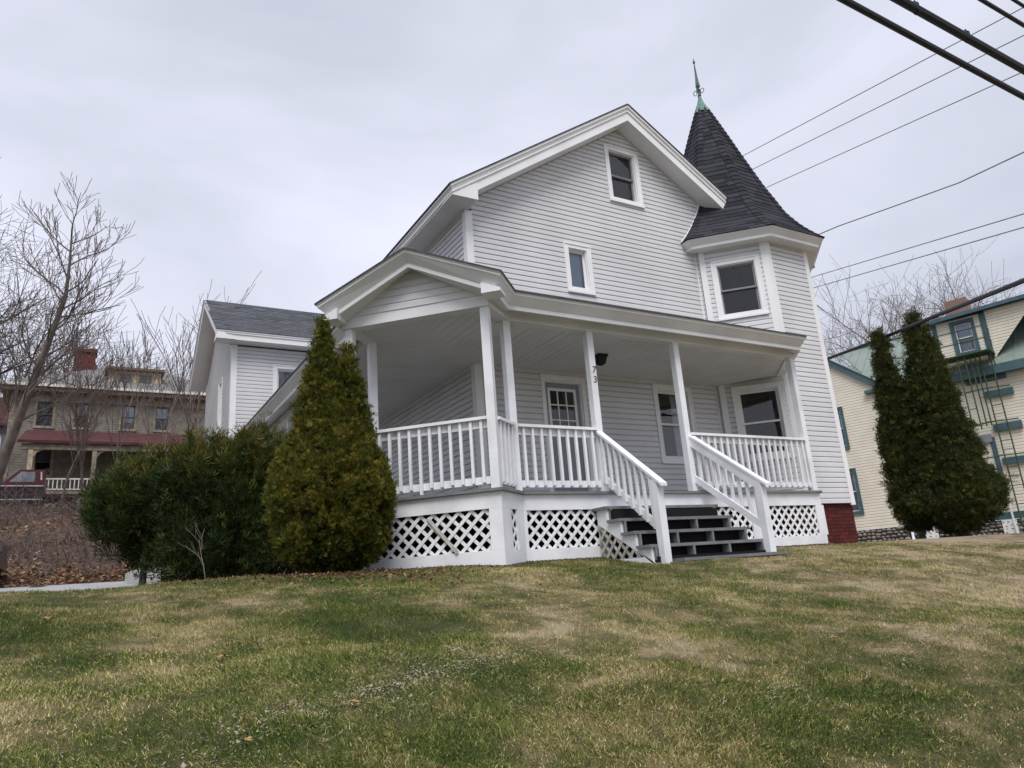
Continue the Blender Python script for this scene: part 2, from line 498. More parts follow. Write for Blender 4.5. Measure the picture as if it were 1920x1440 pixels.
def make_grass():
    N = 760000
    d = 2.4 * (15.0 / 2.4) ** (RNG.random(N) ** 1.0)
    az = math.atan2(_f[0], _f[1]) + (RNG.random(N) * 2 - 1) * math.radians(44)
    x, y = EYE[0] + d * np.sin(az), EYE[1] + d * np.cos(az)
    patch = vnoise(x * 1.3, y * 1.3, 21) * .45 + vnoise(x * 4, y * 4, 22) * .35 + vnoise(x * 13, y * 13, 23) * .2
    keep = (~blocked(x, y)) & ((y < 2.7) | (x > -3)) & (y < 4.5) & (RNG.random(N) < np.clip(patch * 2.6 - .4, .42, 1))
    x, y, d, patch = x[keep], y[keep], d[keep], patch[keep]
    n = len(x)
    z = gz_lawn(x, y) - .004
    h = (0.010 + 0.020 * RNG.random(n) ** 1.6) * (0.55 + .8 * patch) * (1 + .015 * d)
    tint = RNG.random(n)
    thatch = tint > .70                                # dry blades lie flat
    fleck = RNG.random(n) < .10; tint_out = np.where(fleck & thatch, 1.0 + .45 * RNG.random(n), tint)
    tuft = (vnoise(x * 2.3, y * 2.3, 41) > .80) & ~thatch; h[tuft] *= 1.7
    h = np.where(thatch, h * .8, h)
    w = (0.0012 + 0.0012 * RNG.random(n)) * (.50 + .15 * d)
    a = RNG.random(n) * 2 * math.pi
    wind = vnoise(x * .8, y * .8, 31) * 6.28
    a = np.where(RNG.random(n) < .4, wind + RNG.normal(0, .6, n), a)
    lean = np.where(thatch, 2.4, .8) * (0.35 + .9 * RNG.random(n))
    dx, dy = np.cos(a) * lean * h, np.sin(a) * lean * h
    yaw = RNG.random(n) * 6.283
    px, py = np.cos(yaw) * w, np.sin(yaw) * w
    tip = np.stack([x + dx, y + dy, z + .006 + h / np.sqrt(1 + .55 * lean ** 2)], 1)
    near = d < 5.2
    def blades(k, full):
        m = int(k.sum())
        b0 = np.stack([x - px, y - py, z], 1)[k]; b1 = np.stack([x + px, y + py, z], 1)[k]
        if not full:
            V = np.stack([b0, b1, tip[k]], 1); T = (np.arange(m) * 3)[:, None] + np.array([[0, 1, 2]])
            return V.reshape(-1, 3), T, np.repeat(tint_out[k], 3)
        mxx, myy, mz = (x + dx * .42)[k], (y + dy * .42)[k], (z + h * .60)[k]
        m2 = np.stack([mxx + px[k] * .8, myy + py[k] * .8, mz], 1); m3 = np.stack([mxx - px[k] * .8, myy - py[k] * .8, mz], 1)
        V = np.stack([b0, b1, m2, m3, tip[k]], 1); b = (np.arange(m) * 5)[:, None]
        return V.reshape(-1, 3), np.concatenate([b + [0, 1, 2], b + [0, 2, 3], b + [3, 2, 4]]), np.repeat(tint_out[k], 5)
    V1, T1, a1 = blades(near, True); V2, T2, a2 = blades(~near, False)
    o = mesh_np('grass', np.concatenate([V1, V2]), np.concatenate([T1, T2 + len(V1)]), MAT['blades'], attr={'tint': np.concatenate([a1, a2])})
    tag(o, 'short patchy grass of the front lawn', 'grass', kind='stuff')


def make_crumbs():
    """greyish crumbs of dried soil pushed up through the turf"""
    spots = [(-4.5, -6.75, .30, 420), (-4.12, -6.62, .22, 420), (-3.72, -6.55, .16, 220), (-4.85, -6.95, .2, 160), (-3.55, -6.2, .1, 110), (-2.2, -7.45, .12, 90), (-.6, -7.3, .2, 120), (.2, -7.2, .25, 160), (2.2, -6.3, .5, 260), (-3.0, -7.6, .15, 70), (3.6, -5.6, .6, 300)]
    P = []
    for sx, sy, sp, m in spots:
        m = int(m * 2.0)
        q = RNG.normal(0, 1, (m, 2)) * sp * RNG.choice([.5, 1.0, 1.5], (m, 1)); P.append(np.stack([sx + q[:, 0] * 1.5 + q[:, 1] * .4, sy + q[:, 1] * .55 + q[:, 0] * .35], 1))
    P = np.concatenate(P); n = len(P); x, y = P[:, 0], P[:, 1]
    z = gz_lawn(x, y) - .002 + RNG.random(n) * .010
    s = RNG.uniform(.003, .0075, n) * np.where(RNG.random(n) < .05, 1.8, 1)
    V = []
    for j in range(5):
        a = j * 1.2566 + RNG.normal(0, .25, n); r = s * RNG.uniform(.5, 1.6, n)
        V.append(np.stack([x + r * np.cos(a), y + r * np.sin(a), z + RNG.normal(0, .5, n) * s], 1))
    V.append(np.stack([x, y, z + s * .45], 1))
    V = np.stack(V, 1).reshape(-1, 3); b = (np.arange(n) * 6)[:, None]
    T = np.concatenate([b + [j, (j + 1) % 5, 5] for j in range(5)])
    o = mesh_np('soil_crumbs', V, T, M('dry_soil_crumb', (.34, .295, .235), .95, .25, 14, col2=(.17, .14, .10)))
    tag(o, 'greyish dried soil crumbs scattered over the lawn', 'soil', kind='stuff')


make_crumbs()
make_grass()

# ------------------------------------------------------------------ siding and windows
EXP = 0.1055


def clapwall(root, name, F, region, openings=(), mat=None, z0=None, exp=EXP, lip=0.025, board='clapboard', backing=None, pieces=True):
    mat = mat or MAT['siding']
    zs = [p[1] for p in region]
    zmin, zmax = (z0 if z0 is not None else min(zs)), max(zs)
    back = MB(); wall = None; boards = []
    k = 0
    while zmin + k * exp < zmax - .01:
        a, c = zmin + k * exp, zmin + (k + 1) * exp
        cuts = sorted({a, a + exp * .70, c} | {z for o in openings for z in (o[2], o[3]) if a < z < c})
        mbs = {}
        bands_ = []
        for s_, e_ in zip(cuts, cuts[1:]):
            if e_ - s_ < 1e-4: continue
            ops = [o for o in openings if o[2] < (s_ + e_) / 2 < o[3]]
            us = sorted([(o[0], o[1]) for o in ops])
            spans = []; cur = -1e3
            for u0, u1 in us:
                spans.append((cur, u0)); cur = u1
            spans.append((cur, 1e3))
            base = band(region, s_, e_)
            bands_.append(len(spans))
            for u0, u1 in spans:
                mb = mbs.setdefault(u0, MB())
                q = base
                if u0 > -900: q = clip(q, -1, 0, -u0) if len(q) > 2 else []
                if u1 < 900 and len(q) > 2: q = clip(q, 1, 0, u1)
                if len(q) < 3 or area(q) < 1e-5: continue
                def off(z):
                    t = (z - a) / exp
                    return lip - .001 * t if t < .701 else lip - .001 - (lip - .003) * ((t - .7) / .3) ** 1.0
                mb.poly([F(u, z, off(z)) for u, z in q])
                if abs(s_ - a) < 1e-6:
                    lo = [u for u, z in q if abs(z - a) < 1e-6]
                    if len(lo) >= 2:
                        mb.poly([F(min(lo), a, lip), F(min(lo), a, -.004), F(max(lo), a, -.004), F(max(lo), a, lip)])
                back.poly([F(u, z, -.012) for u, z in q])
        ms = [m_ for m_ in mbs.values() if m_.f]
        if len(ms) > 1 and min(bands_) == 1:          # the course runs on above or below the opening
            for m_ in ms[1:]:
                o_ = len(ms[0].v); ms[0].v += m_.v; ms[0].f += [tuple(i + o_ for i in f) for f in m_.f]
            ms = ms[:1]
        boards += ms
        k += 1
    wall = back.build(name, backing or mat, root)
    if pieces:
        for mb in boards: mb.build(board, mat, wall)
    else:
        allb = MB()
        for mb in boards:
            o_ = len(allb.v); allb.v += mb.v; allb.f += [tuple(i + o_ for i in f) for f in mb.f]
        tag(allb.build(board + 's', mat, wall), kind='stuff')
    return wall


def window(root, F, u0, u1, z0, z1, tw=.09, rows=2, casing=None, sash=None, glass=None, behind=None, blind=None, name='window', drapes=None, sash_cols=1, sill=True, depth=.45, proud=.036):
    """double hung window in casing; returns the opening for clapwall"""
    casing = casing or MAT['trim']; sash = sash or MAT['trim']; glass = glass or MAT['glass']
    a, b, c, d = u0 + tw, u1 - tw, z0 + tw, z1 - tw
    mb = MB()
    mb.fbox(F, u0, a, z0, z1, -.02, proud).fbox(F, b, u1, z0, z1, -.02, proud)
    mb.fbox(F, a, b, d, z1, -.02, proud - .002).fbox(F, a, b, z0, c, -.02, proud - .002)
    mb.fbox(F, u0 - .012, u1 + .012, z1 - .022, z1 + .006, -.01, proud + .012)       # drip edge
    mb.fbox(F, u0 - .012, u0 + .012, z0 + .001, z1 - .023, -.01, proud + .008).fbox(F, u1 - .012, u1 + .012, z0 + .001, z1 - .023, -.01, proud + .008)
    if sill: mb.fbox(F, u0 - .014, u1 + .014, z0 - .02, z0 + .025, -.01, proud + .03)
    mb.fbox(F, a - .004, a + .018, c, d, -.13, .004).fbox(F, b - .018, b + .004, c, d, -.13, .004)
    mb.fbox(F, a + .018, b - .018, d - .018, d + .004, -.13, .003).fbox(F, a + .018, b - .018, c - .004, c + .02, -.13, .003)
    w = mb.build(name, casing, root)
    a += .018; b -= .018; c += .02; d -= .018
    zm = (c + d) / 2
    ss = [(zm - .018, d, -.045)] + [(c, zm + .018, -.085)] if rows == 2 else [(c, d, -.05)]
    sw = .038
    for s0, s1, o in ss:
        q = MB()
        q.fbox(F, a, a + sw, s0, s1, o - .035, o).fbox(F, b - sw, b, s0, s1, o - .035, o)
        q.fbox(F, a + sw, b - sw, s0, s0 + sw, o - .035, o - .002).fbox(F, a + sw, b - sw, s1 - sw, s1, o - .035, o - .002)
        for i in range(1, sash_cols):
            uu = a + sw + (b - a - 2 * sw) * i / sash_cols
            q.fbox(F, uu - .012, uu + .012, s0 + sw, s1 - sw, o - .03, o - .006)
        q.build('sash', sash, w)
        g = MB(); g.poly([F(a + sw, s0 + sw, o - .018), F(b - sw, s0 + sw, o - .018), F(b - sw, s1 - sw, o - .018), F(a + sw, s1 - sw, o - .018)])
        g.build('pane', glass, w)
    # dark room behind
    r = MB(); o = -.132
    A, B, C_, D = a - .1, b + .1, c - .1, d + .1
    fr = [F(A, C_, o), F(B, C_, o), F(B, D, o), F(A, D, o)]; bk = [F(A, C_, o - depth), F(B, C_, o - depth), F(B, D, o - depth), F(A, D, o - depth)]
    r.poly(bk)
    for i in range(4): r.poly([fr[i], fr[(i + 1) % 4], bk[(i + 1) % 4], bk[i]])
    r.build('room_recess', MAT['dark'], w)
    if behind is not None:
        q = MB(); n = 28
        zt, zb = d, c
        for i in range(n):
            ua, ub = a + (b - a) * i / n, a + (b - a) * (i + 1) / n
            f1, f2 = .016 * math.sin(i * 1.9) + .01 * math.sin(i * .7), .016 * math.sin((i + 1) * 1.9) + .01 * math.sin((i + 1) * .7)
            q.poly([F(ua, zb, -.19 + f1), F(ub, zb, -.19 + f2), F(ub, zt, -.19 + f2), F(ua, zt, -.19 + f1)])
        q.build('curtain', behind, w, True)
    if drapes is not None:
        q = MB(); n = 9
        for s0, s1 in ((a, a + (b - a) * drapes[1]), (b - (b - a) * drapes[2], b)):
            for i in range(n):
                ua, ub = s0 + (s1 - s0) * i / n, s0 + (s1 - s0) * (i + 1) / n
                f1, f2 = .02 * math.sin(i * 1.7), .02 * math.sin((i + 1) * 1.7)
                q.poly([F(ua, c, -.2 + f1), F(ub, c, -.2 + f2), F(ub, d, -.2 + f2), F(ua, d, -.2 + f1)])
        q.build('drape', drapes[0], w, True)
    if blind is not None:
        zb = d - (d - c) * blind[1]
        q = MB(); q.fbox(F, a + .005, b - .005, zb, d, -.130, -.124); q.build('blind', blind[0], w)
    return (u0 + tw * .45, u1 - tw * .45, z0 + tw * .45, z1 - tw * .45)


def post(mb, x, y, z0, z1, s=.056, rot=0.0):
    c, sn = math.cos(rot) * s, math.sin(rot) * s
    q = [(x - c + sn, y - sn - c), (x + c + sn, y + sn - c), (x + c - sn, y + sn + c), (x - c - sn, y - sn + c)]
    mb.quadbox([(*p, z0) for p in q] + [(*p, z1) for p in q])
    return mb

# ------------------------------------------------------------------ the white house
R2 = math.sqrt(.5)
house = empty('house', (2.8, 0.0, -.93))
tag(house, 'white sided two storey house with wraparound porch and dark turret', 'house')

FR = frame((0, 0, 0), (1, 0, 0), (0, -1, 0))                 # front wall, u = x
FL = frame((0, 0, 0), (0, 1, 0), (-1, 0, 0))                 # left wall, u = y
c0, c1, c2, c3 = (5.70, -.088), (6.69, -1.08), (8.01, -1.08), (9.0, -.088)
CEN = (7.35, .575)
FT = frame((*c0, 0), (1, -1, 0), (-1, -1, 0))                # turret window face
FF = frame((*c1, 0), (1, 0, 0), (0, -1, 0))                  # turret front face
FS = frame((*c0, 0), (0, 1, 0), (-1, 0, 0))                  # turret left return
WT = math.hypot(c1[0] - c0[0], c1[1] - c0[1])

# windows and door of the front wall
op = []
op.append(window(house, FR, 3.43, 4.325, 6.40, 7.74, .10, behind=MAT['curtain'], sash=M('grey_sash', (.22, .22, .24), .4)))
op.append(window(house, FR, 2.116, 2.744, 4.155, 5.186, .095, rows=1, glass=MAT['glassb'], blind=(MAT['blind'], 1.0)))
op.append(window(house, FR, 3.93, 4.94, .85, 2.425, .10, drapes=(MAT['lace'], .26, .34), glass=MAT['glassb']))
tw_open = window(house, FT, .228, 1.229, 3.914, 5.262, .10, behind=MAT['curtain'], sash=M('grey_turret_sash', (.25, .25, .27), .4))
tv_open = window(house, FT, .251, 1.257, .85, 2.415, .10, drapes=(MAT['curtain'], .2, .22))
op.append((1.33, 2.23, -.12, 2.36))

# front wall: gable outline follows the roof
AP = (3.85, 8.53); SL, SR = .670, .622
def rakez(x, drop=0.0):
    return (AP[1] - SL * (AP[0] - x) if x < AP[0] else AP[1] - SR * (x - AP[0])) - drop
SOFF = .335
wreg = [(.11, -.1), (5.70, -.1), (5.70, 5.6), (6.3, 5.6), (6.3, rakez(6.3, SOFF) - .012), (AP[0], AP[1] - SOFF - .012), (.11, rakez(.11, SOFF) - .012)]
wall_front = clapwall(house, 'front_wall', FR, wreg, op, z0=-.1)
# left wall
clapwall(house, 'left_wall', FL, [(.11, -.1), (9.0, -.1), (9.0, 5.46), (.11, 5.46)], z0=-.1, pieces=True)
# turret walls
clapwall(house, 'turret_wall', FT, [(.115, -.1), (WT - .115, -.1), (WT - .115, 5.56), (.115, 5.56)], (tw_open, tv_open), z0=-.1)
clapwall(house, 'turret_front_wall', FF, [(.115, -.1), (1.20, -.1), (1.20, 5.56), (.115, 5.56)], z0=-.1)
clapwall(house, 'turret_side_wall', FS, [(0.0, -.1), (.088, -.1), (.088, 5.56), (0.0, 5.56)], z0=-.1, pieces=False)
# hidden turret sides and rear shell
mb = MB()
ring = [(c0[0] + .02, c0[1] + .6), (c0[0] + .02, c0[1] + .0), (c2[0] - .0, c2[1] + .001), c3, (9.0, 1.24), (8.01, 2.23), (6.69, 2.23), (5.72, 1.24)]
r8 = [c2, c3, (9.0, 1.24), (8.01, 2.23), (6.69, 2.23)]
for (xa, ya), (xb, yb) in zip(r8, r8[1:]):
    mb.poly([(xa, ya, -.1), (xb, yb, -.1), (xb, yb, 5.56), (xa, ya, 5.56)])
mb.poly([(0, 9, -.1), (7.6, 9, -.1), (7.6, 9, 5.2), (3.7, 9, 7.9), (0, 9, 5.2)])
mb.poly([(7.6, 2.0, -.1), (7.6, 9, -.1), (7.6, 9, 5.2), (7.6, 2.0, 5.2)])
mb.build('rear_shell', MAT['siding'], house)

# corner boards
def cboard(F, u0, u1, z0, z1, o=.03):
    return MB().fbox(F, u0, u1, z0, z1, -.01, o).build('corner_board', MAT['trim'], house)
cboard(FR, -.032, .11, -.12, 5.44, .032)
cboard(FL, 0.0, .11, -.12, 5.435, .030)
cboard(FT, -.006, .115, -.12, 5.55)
cboard(FT, WT - .115, WT + .012, -.12, 5.55, .030)
cboard(FF, -.012, .115, -.12, 5.548, .0305)
cboard(FF, 1.20, 1.33, -.14, 5.55, .032)
MB().fbox(FR, 5.635, 5.70, -.1, 5.56, -.01, .034).build('trim_strip', MAT['trim'], house)

# brick foundation under the turret and cellar wall behind the lattice
fnd = MB()
for F_, u0, u1 in ((FF, -.01, 1.30), (FT, .0, WT)):
    fnd.fbox(F_, u0, u1, -1.6, -.11, -.3, -.05)
fo = fnd.build('foundation', MAT['mortar'], house)
bw, bh = .205, .066
for k in range(14):
    z = -1.08 + k * .0705
    u = .0 if k % 2 else -.1
    while u < 1.29:
        a, b_ = max(u, -.01), min(u + bw - .012, 1.30)
        if b_ - a > .03:
            MB().fbox(FF, a, b_, z, z + bh - .004, -.06, -.043 + random.uniform(-.003, .004)).build('brick', MAT['brick'], fo)
        u += bw
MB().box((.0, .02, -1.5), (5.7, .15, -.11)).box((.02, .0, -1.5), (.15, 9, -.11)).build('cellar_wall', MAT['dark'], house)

# ---- front door with nine lights
dr = MB()
dr.fbox(FR, 1.295, 1.375, -.02, 2.41, -.02, .036).fbox(FR, 2.19, 2.275, -.02, 2.41, -.02, .036)
dr.fbox(FR, 1.375, 2.19, 2.32, 2.41, -.02, .034).fbox(FR, 1.28, 2.29, 2.40, 2.42, -.01, .05)
dr.fbox(FR, 1.375, 1.40, 0, 2.32, -.12, .0).fbox(FR, 2.165, 2.19, 0, 2.32, -.12, .0).fbox(FR, 1.40, 2.165, 2.295, 2.32, -.12, .001)
door_frame = dr.build('door_frame', MAT['trim'], house)
L0, L1, Z0, Z1 = 1.50, 2.065, 1.32, 2.17
dd = MB()
dd.fbox(FR, 1.40, L0, .03, 2.295, -.10, -.055).fbox(FR, L1, 2.165, .03, 2.295, -.10, -.055)
dd.fbox(FR, L0, L1, Z1, 2.295, -.10, -.056).fbox(FR, L0, L1, .03, Z0, -.10, -.056)
door = dd.build('door', MAT['door'], house)
fr_ = MB()
fr_.fbox(FR, L0 - .03, L0 + .02, Z0 - .03, Z1 + .03, -.08, -.043).fbox(FR, L1 - .02, L1 + .03, Z0 - .03, Z1 + .03, -.08, -.043)
fr_.fbox(FR, L0 + .02, L1 - .02, Z1 - .02, Z1 + .03, -.08, -.044).fbox(FR, L0 + .02, L1 - .02, Z0 - .03, Z0 + .02, -.08, -.044)
for i in (1, 2):
    uu = L0 + (L1 - L0) * i / 3; zz = Z0 + (Z1 - Z0) * i / 3
    fr_.fbox(FR, uu - .011, uu + .011, Z0 + .02, Z1 - .02, -.075, -.05)
    fr_.fbox(FR, L0 + .02, L1 - .02, zz - .011, zz + .011, -.074, -.051)
fr_.build('light_frame', MAT['trim'], door)
for i in range(3):
    for j in range(3):
        a = L0 + (L1 - L0) * i / 3 + .011; b_ = L0 + (L1 - L0) * (i + 1) / 3 - .011
        c_ = Z0 + (Z1 - Z0) * j / 3 + .011; d_ = Z0 + (Z1 - Z0) * (j + 1) / 3 - .011
        MB().poly([FR(a, c_, -.063), FR(b_, c_, -.063), FR(b_, d_, -.063), FR(a, d_, -.063)]).build('pane', MAT['glass'], door)
for u0, u1 in ((1.50, 1.75), (1.815, 2.065)):
    MB().fbox(FR, u0, u1, .22, 1.16, -.062, -.049).fbox(FR, u0 + .035, u1 - .035, .255, 1.125, -.05, -.043).build('panel', MAT['door'], door)
MB().lathe((1.455, .02, 0), [(.001, .995), (.028, 1.0), (.028, 1.05), (.001, 1.055)], 10).build('knob', MAT['stain'], door)
MB().fbox(FR, 1.36, 2.2, -.03, .03, -.14, .03).build('threshold', MAT['stain'], door_frame)
rb = MB(); rb.fbox(FR, 1.3, 2.26, -.05, 2.4, -.75, -.7); rb.build('hall_recess', MAT['dark'], house)
MB().fbox(FR, 3.70, 3.80, .30, .42, .0, .045).build('outlet_box', M('grey_outlet', (.35, .35, .36), .5), house)

# ---- main roof: slabs, rake and eave mouldings
YF, XE_L, EZ_L, XE_R = -.457, -.494, 5.62, 6.466
crown = [(-.06, .012), (.012, .010), (.012, -.045), (-.012, -.055), (-.012, -.08), (-.02, -.085), (-.02, -.135), (-.05, -.145), (-.10, -.145)]
cpath = [(XE_L, 9.2, EZ_L), (XE_L, YF, EZ_L), (AP[0], YF, AP[1]), (XE_R, YF, rakez(XE_R))]
MB().sweep(cpath, mitre(cpath), crown).build('roof_edge_moulding', MAT['trim'], house)
XB = AP[0] - (AP[1] - SOFF - 5.455) / SL
MB().sweep([(XB, YF, rakez(XB)), (AP[0], YF, AP[1]), (XE_R - .02, YF, rakez(XE_R - .02))], [(0, -1)] * 3, [(-.08, -.12), (-.045, -.13), (-.045, -SOFF), (-.075, -SOFF), (-.48, -SOFF)]).build('rake_board', MAT['trim'], house)
# left eave: fascia and soffit
MB().sweep([(XE_L, YF + .06, EZ_L), (XE_L, 9.2, EZ_L)], [(-1, 0)] * 2, [(-.09, -.13), (-.04, -.14), (-.04, -.172), (-.07, -.172), (-.52, -.172)]).build('eave_soffit', MAT['soffit'], house)
# boxed returns
FYF = frame((0, YF + .045, 0), (1, 0, 0), (0, -1, 0))
MB().fprism(FYF, [(XE_L + .03, 5.449), (.05, 5.449), (.05, rakez(.05) - .2), (XE_L + .03, rakez(XE_L + .03) - .09)], -.40, .008).build('eave_return', MAT['trim'], house)
MB().fprism(FYF, [(6.05, rakez(6.05, SOFF) - .001), (XE_R - .012, rakez(XE_R, SOFF) - .02), (XE_R - .012, rakez(XE_R) - .10), (6.05, rakez(6.05) - .10)], -.40, .004).build('eave_return', MAT['trim'], house)
# roof slabs
def slab(mb, a, b, c, d, t=.03):
    n = (Vector(b) - Vector(a)).cross(Vector(d) - Vector(a)).normalized()
    if n.z < 0: n = -n
    p = [Vector(q) for q in (a, b, c, d)]
    mb.quadbox([q for q in p] + [q + n * t for q in p]); return mb
slab(MB(), (XE_L - .03, YF - .03, EZ_L - .008), (AP[0], YF - .03, AP[1] + .015), (AP[0], 9.3, AP[1] + .015), (XE_L - .03, 9.3, EZ_L - .008), .022).build('roof', MAT['shingle'], house)
slab(MB(), (AP[0], YF - .03, AP[1] + .013), (XE_R + .03, YF - .03, rakez(XE_R + .03) + .012), (XE_R + .03, 9.3, rakez(XE_R + .03) + .012), (AP[0], 9.3, AP[1] + .013), .022).build('roof', MAT['shingle'], house)
slab(MB(), (XE_R + .03, 2.5, rakez(XE_R + .03) + .010), (8.1, 2.5, rakez(8.1) + .010), (8.1, 9.3, rakez(8.1) + .010), (XE_R + .03, 9.3, rakez(XE_R + .03) + .010)).build('roof', MAT['shingle'], house)

# ---- turret roof
base8 = [c1, c2, c3, (9.0, 1.238), (8.01, 2.23), (6.69, 2.23), (5.70, 1.238), c0]
cdirs = []
for x, y in base8:
    dx, dy = x - CEN[0], y - CEN[1]; l = math.hypot(dx, dy); cdirs.append((dx / l, dy / l))
PROF = [(2.215, 5.735), (2.13, 5.815), (1.95, 6.00), (1.76, 6.23), (1.50, 6.63), (1.32, 7.06), (1.135, 7.48), (.94, 8.0), (.74, 8.53), (.57, 9.0), (.41, 9.43), (.24, 9.88), (.12, 10.18)]
def rad(z):
    zs = [p[1] for p in PROF]; rs = [p[0] for p in PROF]
    return float(np.interp(z, zs, rs))
def cpt(k, R, z): return (CEN[0] + cdirs[k % 8][0] * R, CEN[1] + cdirs[k % 8][1] * R, z)
mb = MB()
for (ra, za), (rb_, zb) in zip(PROF, PROF[1:]):
    for k in range(8):
        mb.poly([cpt(k, ra - .02, za), cpt(k + 1, ra - .02, za), cpt(k + 1, rb_ - .02, zb), cpt(k, rb_ - .02, zb)])
tr = mb.build('turret_roof', MAT['shingle'], house)
# shingle courses: arc length along the bell curve
zz = np.linspace(5.735, 10.18, 600); rr = np.array([rad(z) for z in zz])
arc = np.concatenate([[0], np.cumsum(np.hypot(np.diff(zz), np.diff(rr)))])
NC = 34
bounds = [float(np.interp(arc[-1] * i / NC, arc, zz)) for i in range(NC + 1)]
rest = MB()
for i in range(NC):
    za, zb = bounds[i], min(bounds[min(i + 1, NC)] + .02, 10.18)
    ra, rb_ = rad(za), rad(zb)
    for k in range(8):
        A, B = Vector(cpt(k, ra + .016, za - .004)), Vector(cpt(k + 1, ra + .016, za - .004))
        Cc, D = Vector(cpt(k + 1, rb_ + .002, zb)), Vector(cpt(k, rb_ + .002, zb))
        wdt = (B - A).length
        near = k in (7, 0)
        tabs = max(1, int(round(wdt / .34)))
        cuts = [0.0]
        for j in range(1, tabs): cuts.append((j + random.uniform(-.25, .25) + (.25 if i % 2 else -.15)) / tabs)
        cuts.append(1.0)
        for s0, s1 in zip(cuts, cuts[1:]):
            p0, p1, p2, p3 = A.lerp(B, s0), A.lerp(B, s1), D.lerp(Cc, s1), D.lerp(Cc, s0)
            lift = random.uniform(0, .006)
            nrm = (p1 - p0).cross(p3 - p0).normalized()
            if nrm.dot(p0 - Vector((CEN[0], CEN[1], p0.z))) < 0: nrm = -nrm
            p0 = p0 + nrm * lift; p1 = p1 + nrm * lift
            q0, q1 = p0 - nrm * .022, p1 - nrm * .022
            t = MB() if near else rest
            t.poly([p0, p1, p2, p3]); t.poly([q0, q1, p1, p0])
            if near: t.build('shingle', MAT['tabs'], tr)
tag(rest.build('shingles', MAT['tabs'], tr), kind='stuff')
caps = MB()
for k in range(8):
    for i in range(NC):
        za, zb = bounds[i], min(bounds[i + 1] + .01, 10.18)
        ra, rb_ = rad(za), rad(zb)
        w0, w1 = min(.12, ra * .3), min(.12, rb_ * .3)
        def side(R, z, s, w, up):
            P, Q = Vector(cpt(k, R + up, z)), Vector(cpt(k + s, R + up, z))
            return P + (Q - P).normalized() * w
        e = Vector(cpt(k, ra + .052, za - .004)); t_ = Vector(cpt(k, rb_ + .030, zb))
        l0, r0, l1, r1 = side(ra, za, -1, w0, .035), side(ra, za, 1, w0, .035), side(rb_, zb, -1, w1, .016), side(rb_, zb, 1, w1, .016)
        if k in (0, 1, 7):
            c_ = MB(); c_.poly([l0, e, t_, l1]); c_.poly([e, r0, r1, t_])
            c_.poly([Vector(cpt(k, ra + .02, za)), e, l0]); c_.poly([Vector(cpt(k, ra + .02, za)), r0, e])
            c_.build('hip_shingle', MAT['tabs'], tr)
        else:
            caps.poly([l0, e, t_, l1]); caps.poly([e, r0, r1, t_])
tag(caps.build('hip_shingles', MAT['tabs'], tr), kind='stuff')
# turret eave: sloping fascia and soffit
ev = MB()
prof = [(2.205, 5.742), (2.215, 5.712), (2.09, 5.592), (2.105, 5.585), (2.095, 5.535), (1.70, 5.535)]
for (ra, za), (rb_, zb) in zip(prof, prof[1:]):
    for k in range(7, 15):
        ev.poly([cpt(k, rb_, zb), cpt(k + 1, rb_, zb), cpt(k + 1, ra, za), cpt(k, ra, za)])
ev.build('turret_eave', MAT['gutter'], house)
# copper cap and finial
cp = MB().lathe((CEN[0], CEN[1], 0), [(.225, 10.02), (.155, 10.2), (.085, 10.36), (.05, 10.48), (.035, 10.56)], 8)
cp.build('copper_cap', MAT['copper'], house)
fi = MB().lathe((CEN[0], CEN[1], 0), [(.03, 10.54), (.05, 10.58), (.03, 10.62), (.03, 10.70), (.055, 10.75), (.025, 10.80), (.06, 10.86), (.05, 10.95), (.03, 11.15), (.018, 11.45), (.012, 11.55), (.03, 11.58), (.032, 11.62), (.012, 11.66), (.004, 11.74)], 8)
finial = fi.build('finial', MAT['copperd'], house)
for k in range(4):
    a = k * math.pi / 2 + .4
    ringp = [(CEN[0] + math.cos(a) * (.05 + .045 * (1 + math.cos(t))), CEN[1] + math.sin(a) * (.05 + .045 * (1 + math.cos(t))), 10.70 + .07 * math.sin(t)) for t in np.linspace(0, 6.283, 10)]
    MB().tube(ringp, .010, 4).build('scroll', MAT['copperd'], finial)

# white flashing where the bell curve meets the front wall
fl = []
for z in np.linspace(5.75, 7.0, 14):
    R_ = rad(float(z)); fl.append((CEN[0] - .924 * R_ - .035, -.034, float(z)))
MB().tube(fl, .016, 5).build('flashing', MAT['trim'], house)

# ------------------------------------------------------------------ porch
P0b, P0, P1, P2 = (-2.05, -.56), (-2.54, -1.05), (-1.12, -2.47), (-.595, -2.08)
X3, X4, X5, YP = .872, 2.629, 5.497, -2.08
plan = [(-2.05, 7.0), P0b, P0, P1, P2, (X5, YP), (6.35, -1.15)]
pd_ = mitre(plan)
def offp(o, z): return [(p[0] + d[0] * o, p[1] + d[1] * o, z) for p, d in zip(plan, pd_)]

# deck slab and edge boards
inner = [(6.35, .0), (0, 0), (0, 7.0)]
top = [(x, y) for x, y, _ in offp(.135, 0)] + inner
dk = MB().prism([(x, y, 0.0) for x, y in top], [(x, y, -.036) for x, y in top])
deck = dk.build('porch_deck', MAT['deck'], house)
# skirt: band under the deck, base board
sk = MB().sweep(offp(.085, 0), pd_, [(-.03, -.037), (0, -.037), (0, -.247), (-.03, -.247)])
skirt = sk.build('porch_skirt', MAT['paint'], house)
MB().sweep(offp(.0855, 0), pd_, [(-.03, -.758), (0, -.758), (0, -1.2), (-.03, -1.2)]).build('base_board', MAT['paint'], skirt)


def seg(p, q, o=0.0):
    dx, dy = q[0] - p[0], q[1] - p[1]; l = math.hypot(dx, dy)
    return frame((p[0] + dy / l * o, p[1] - dx / l * o, 0), (dx, dy, 0), (dy, -dx, 0)), l


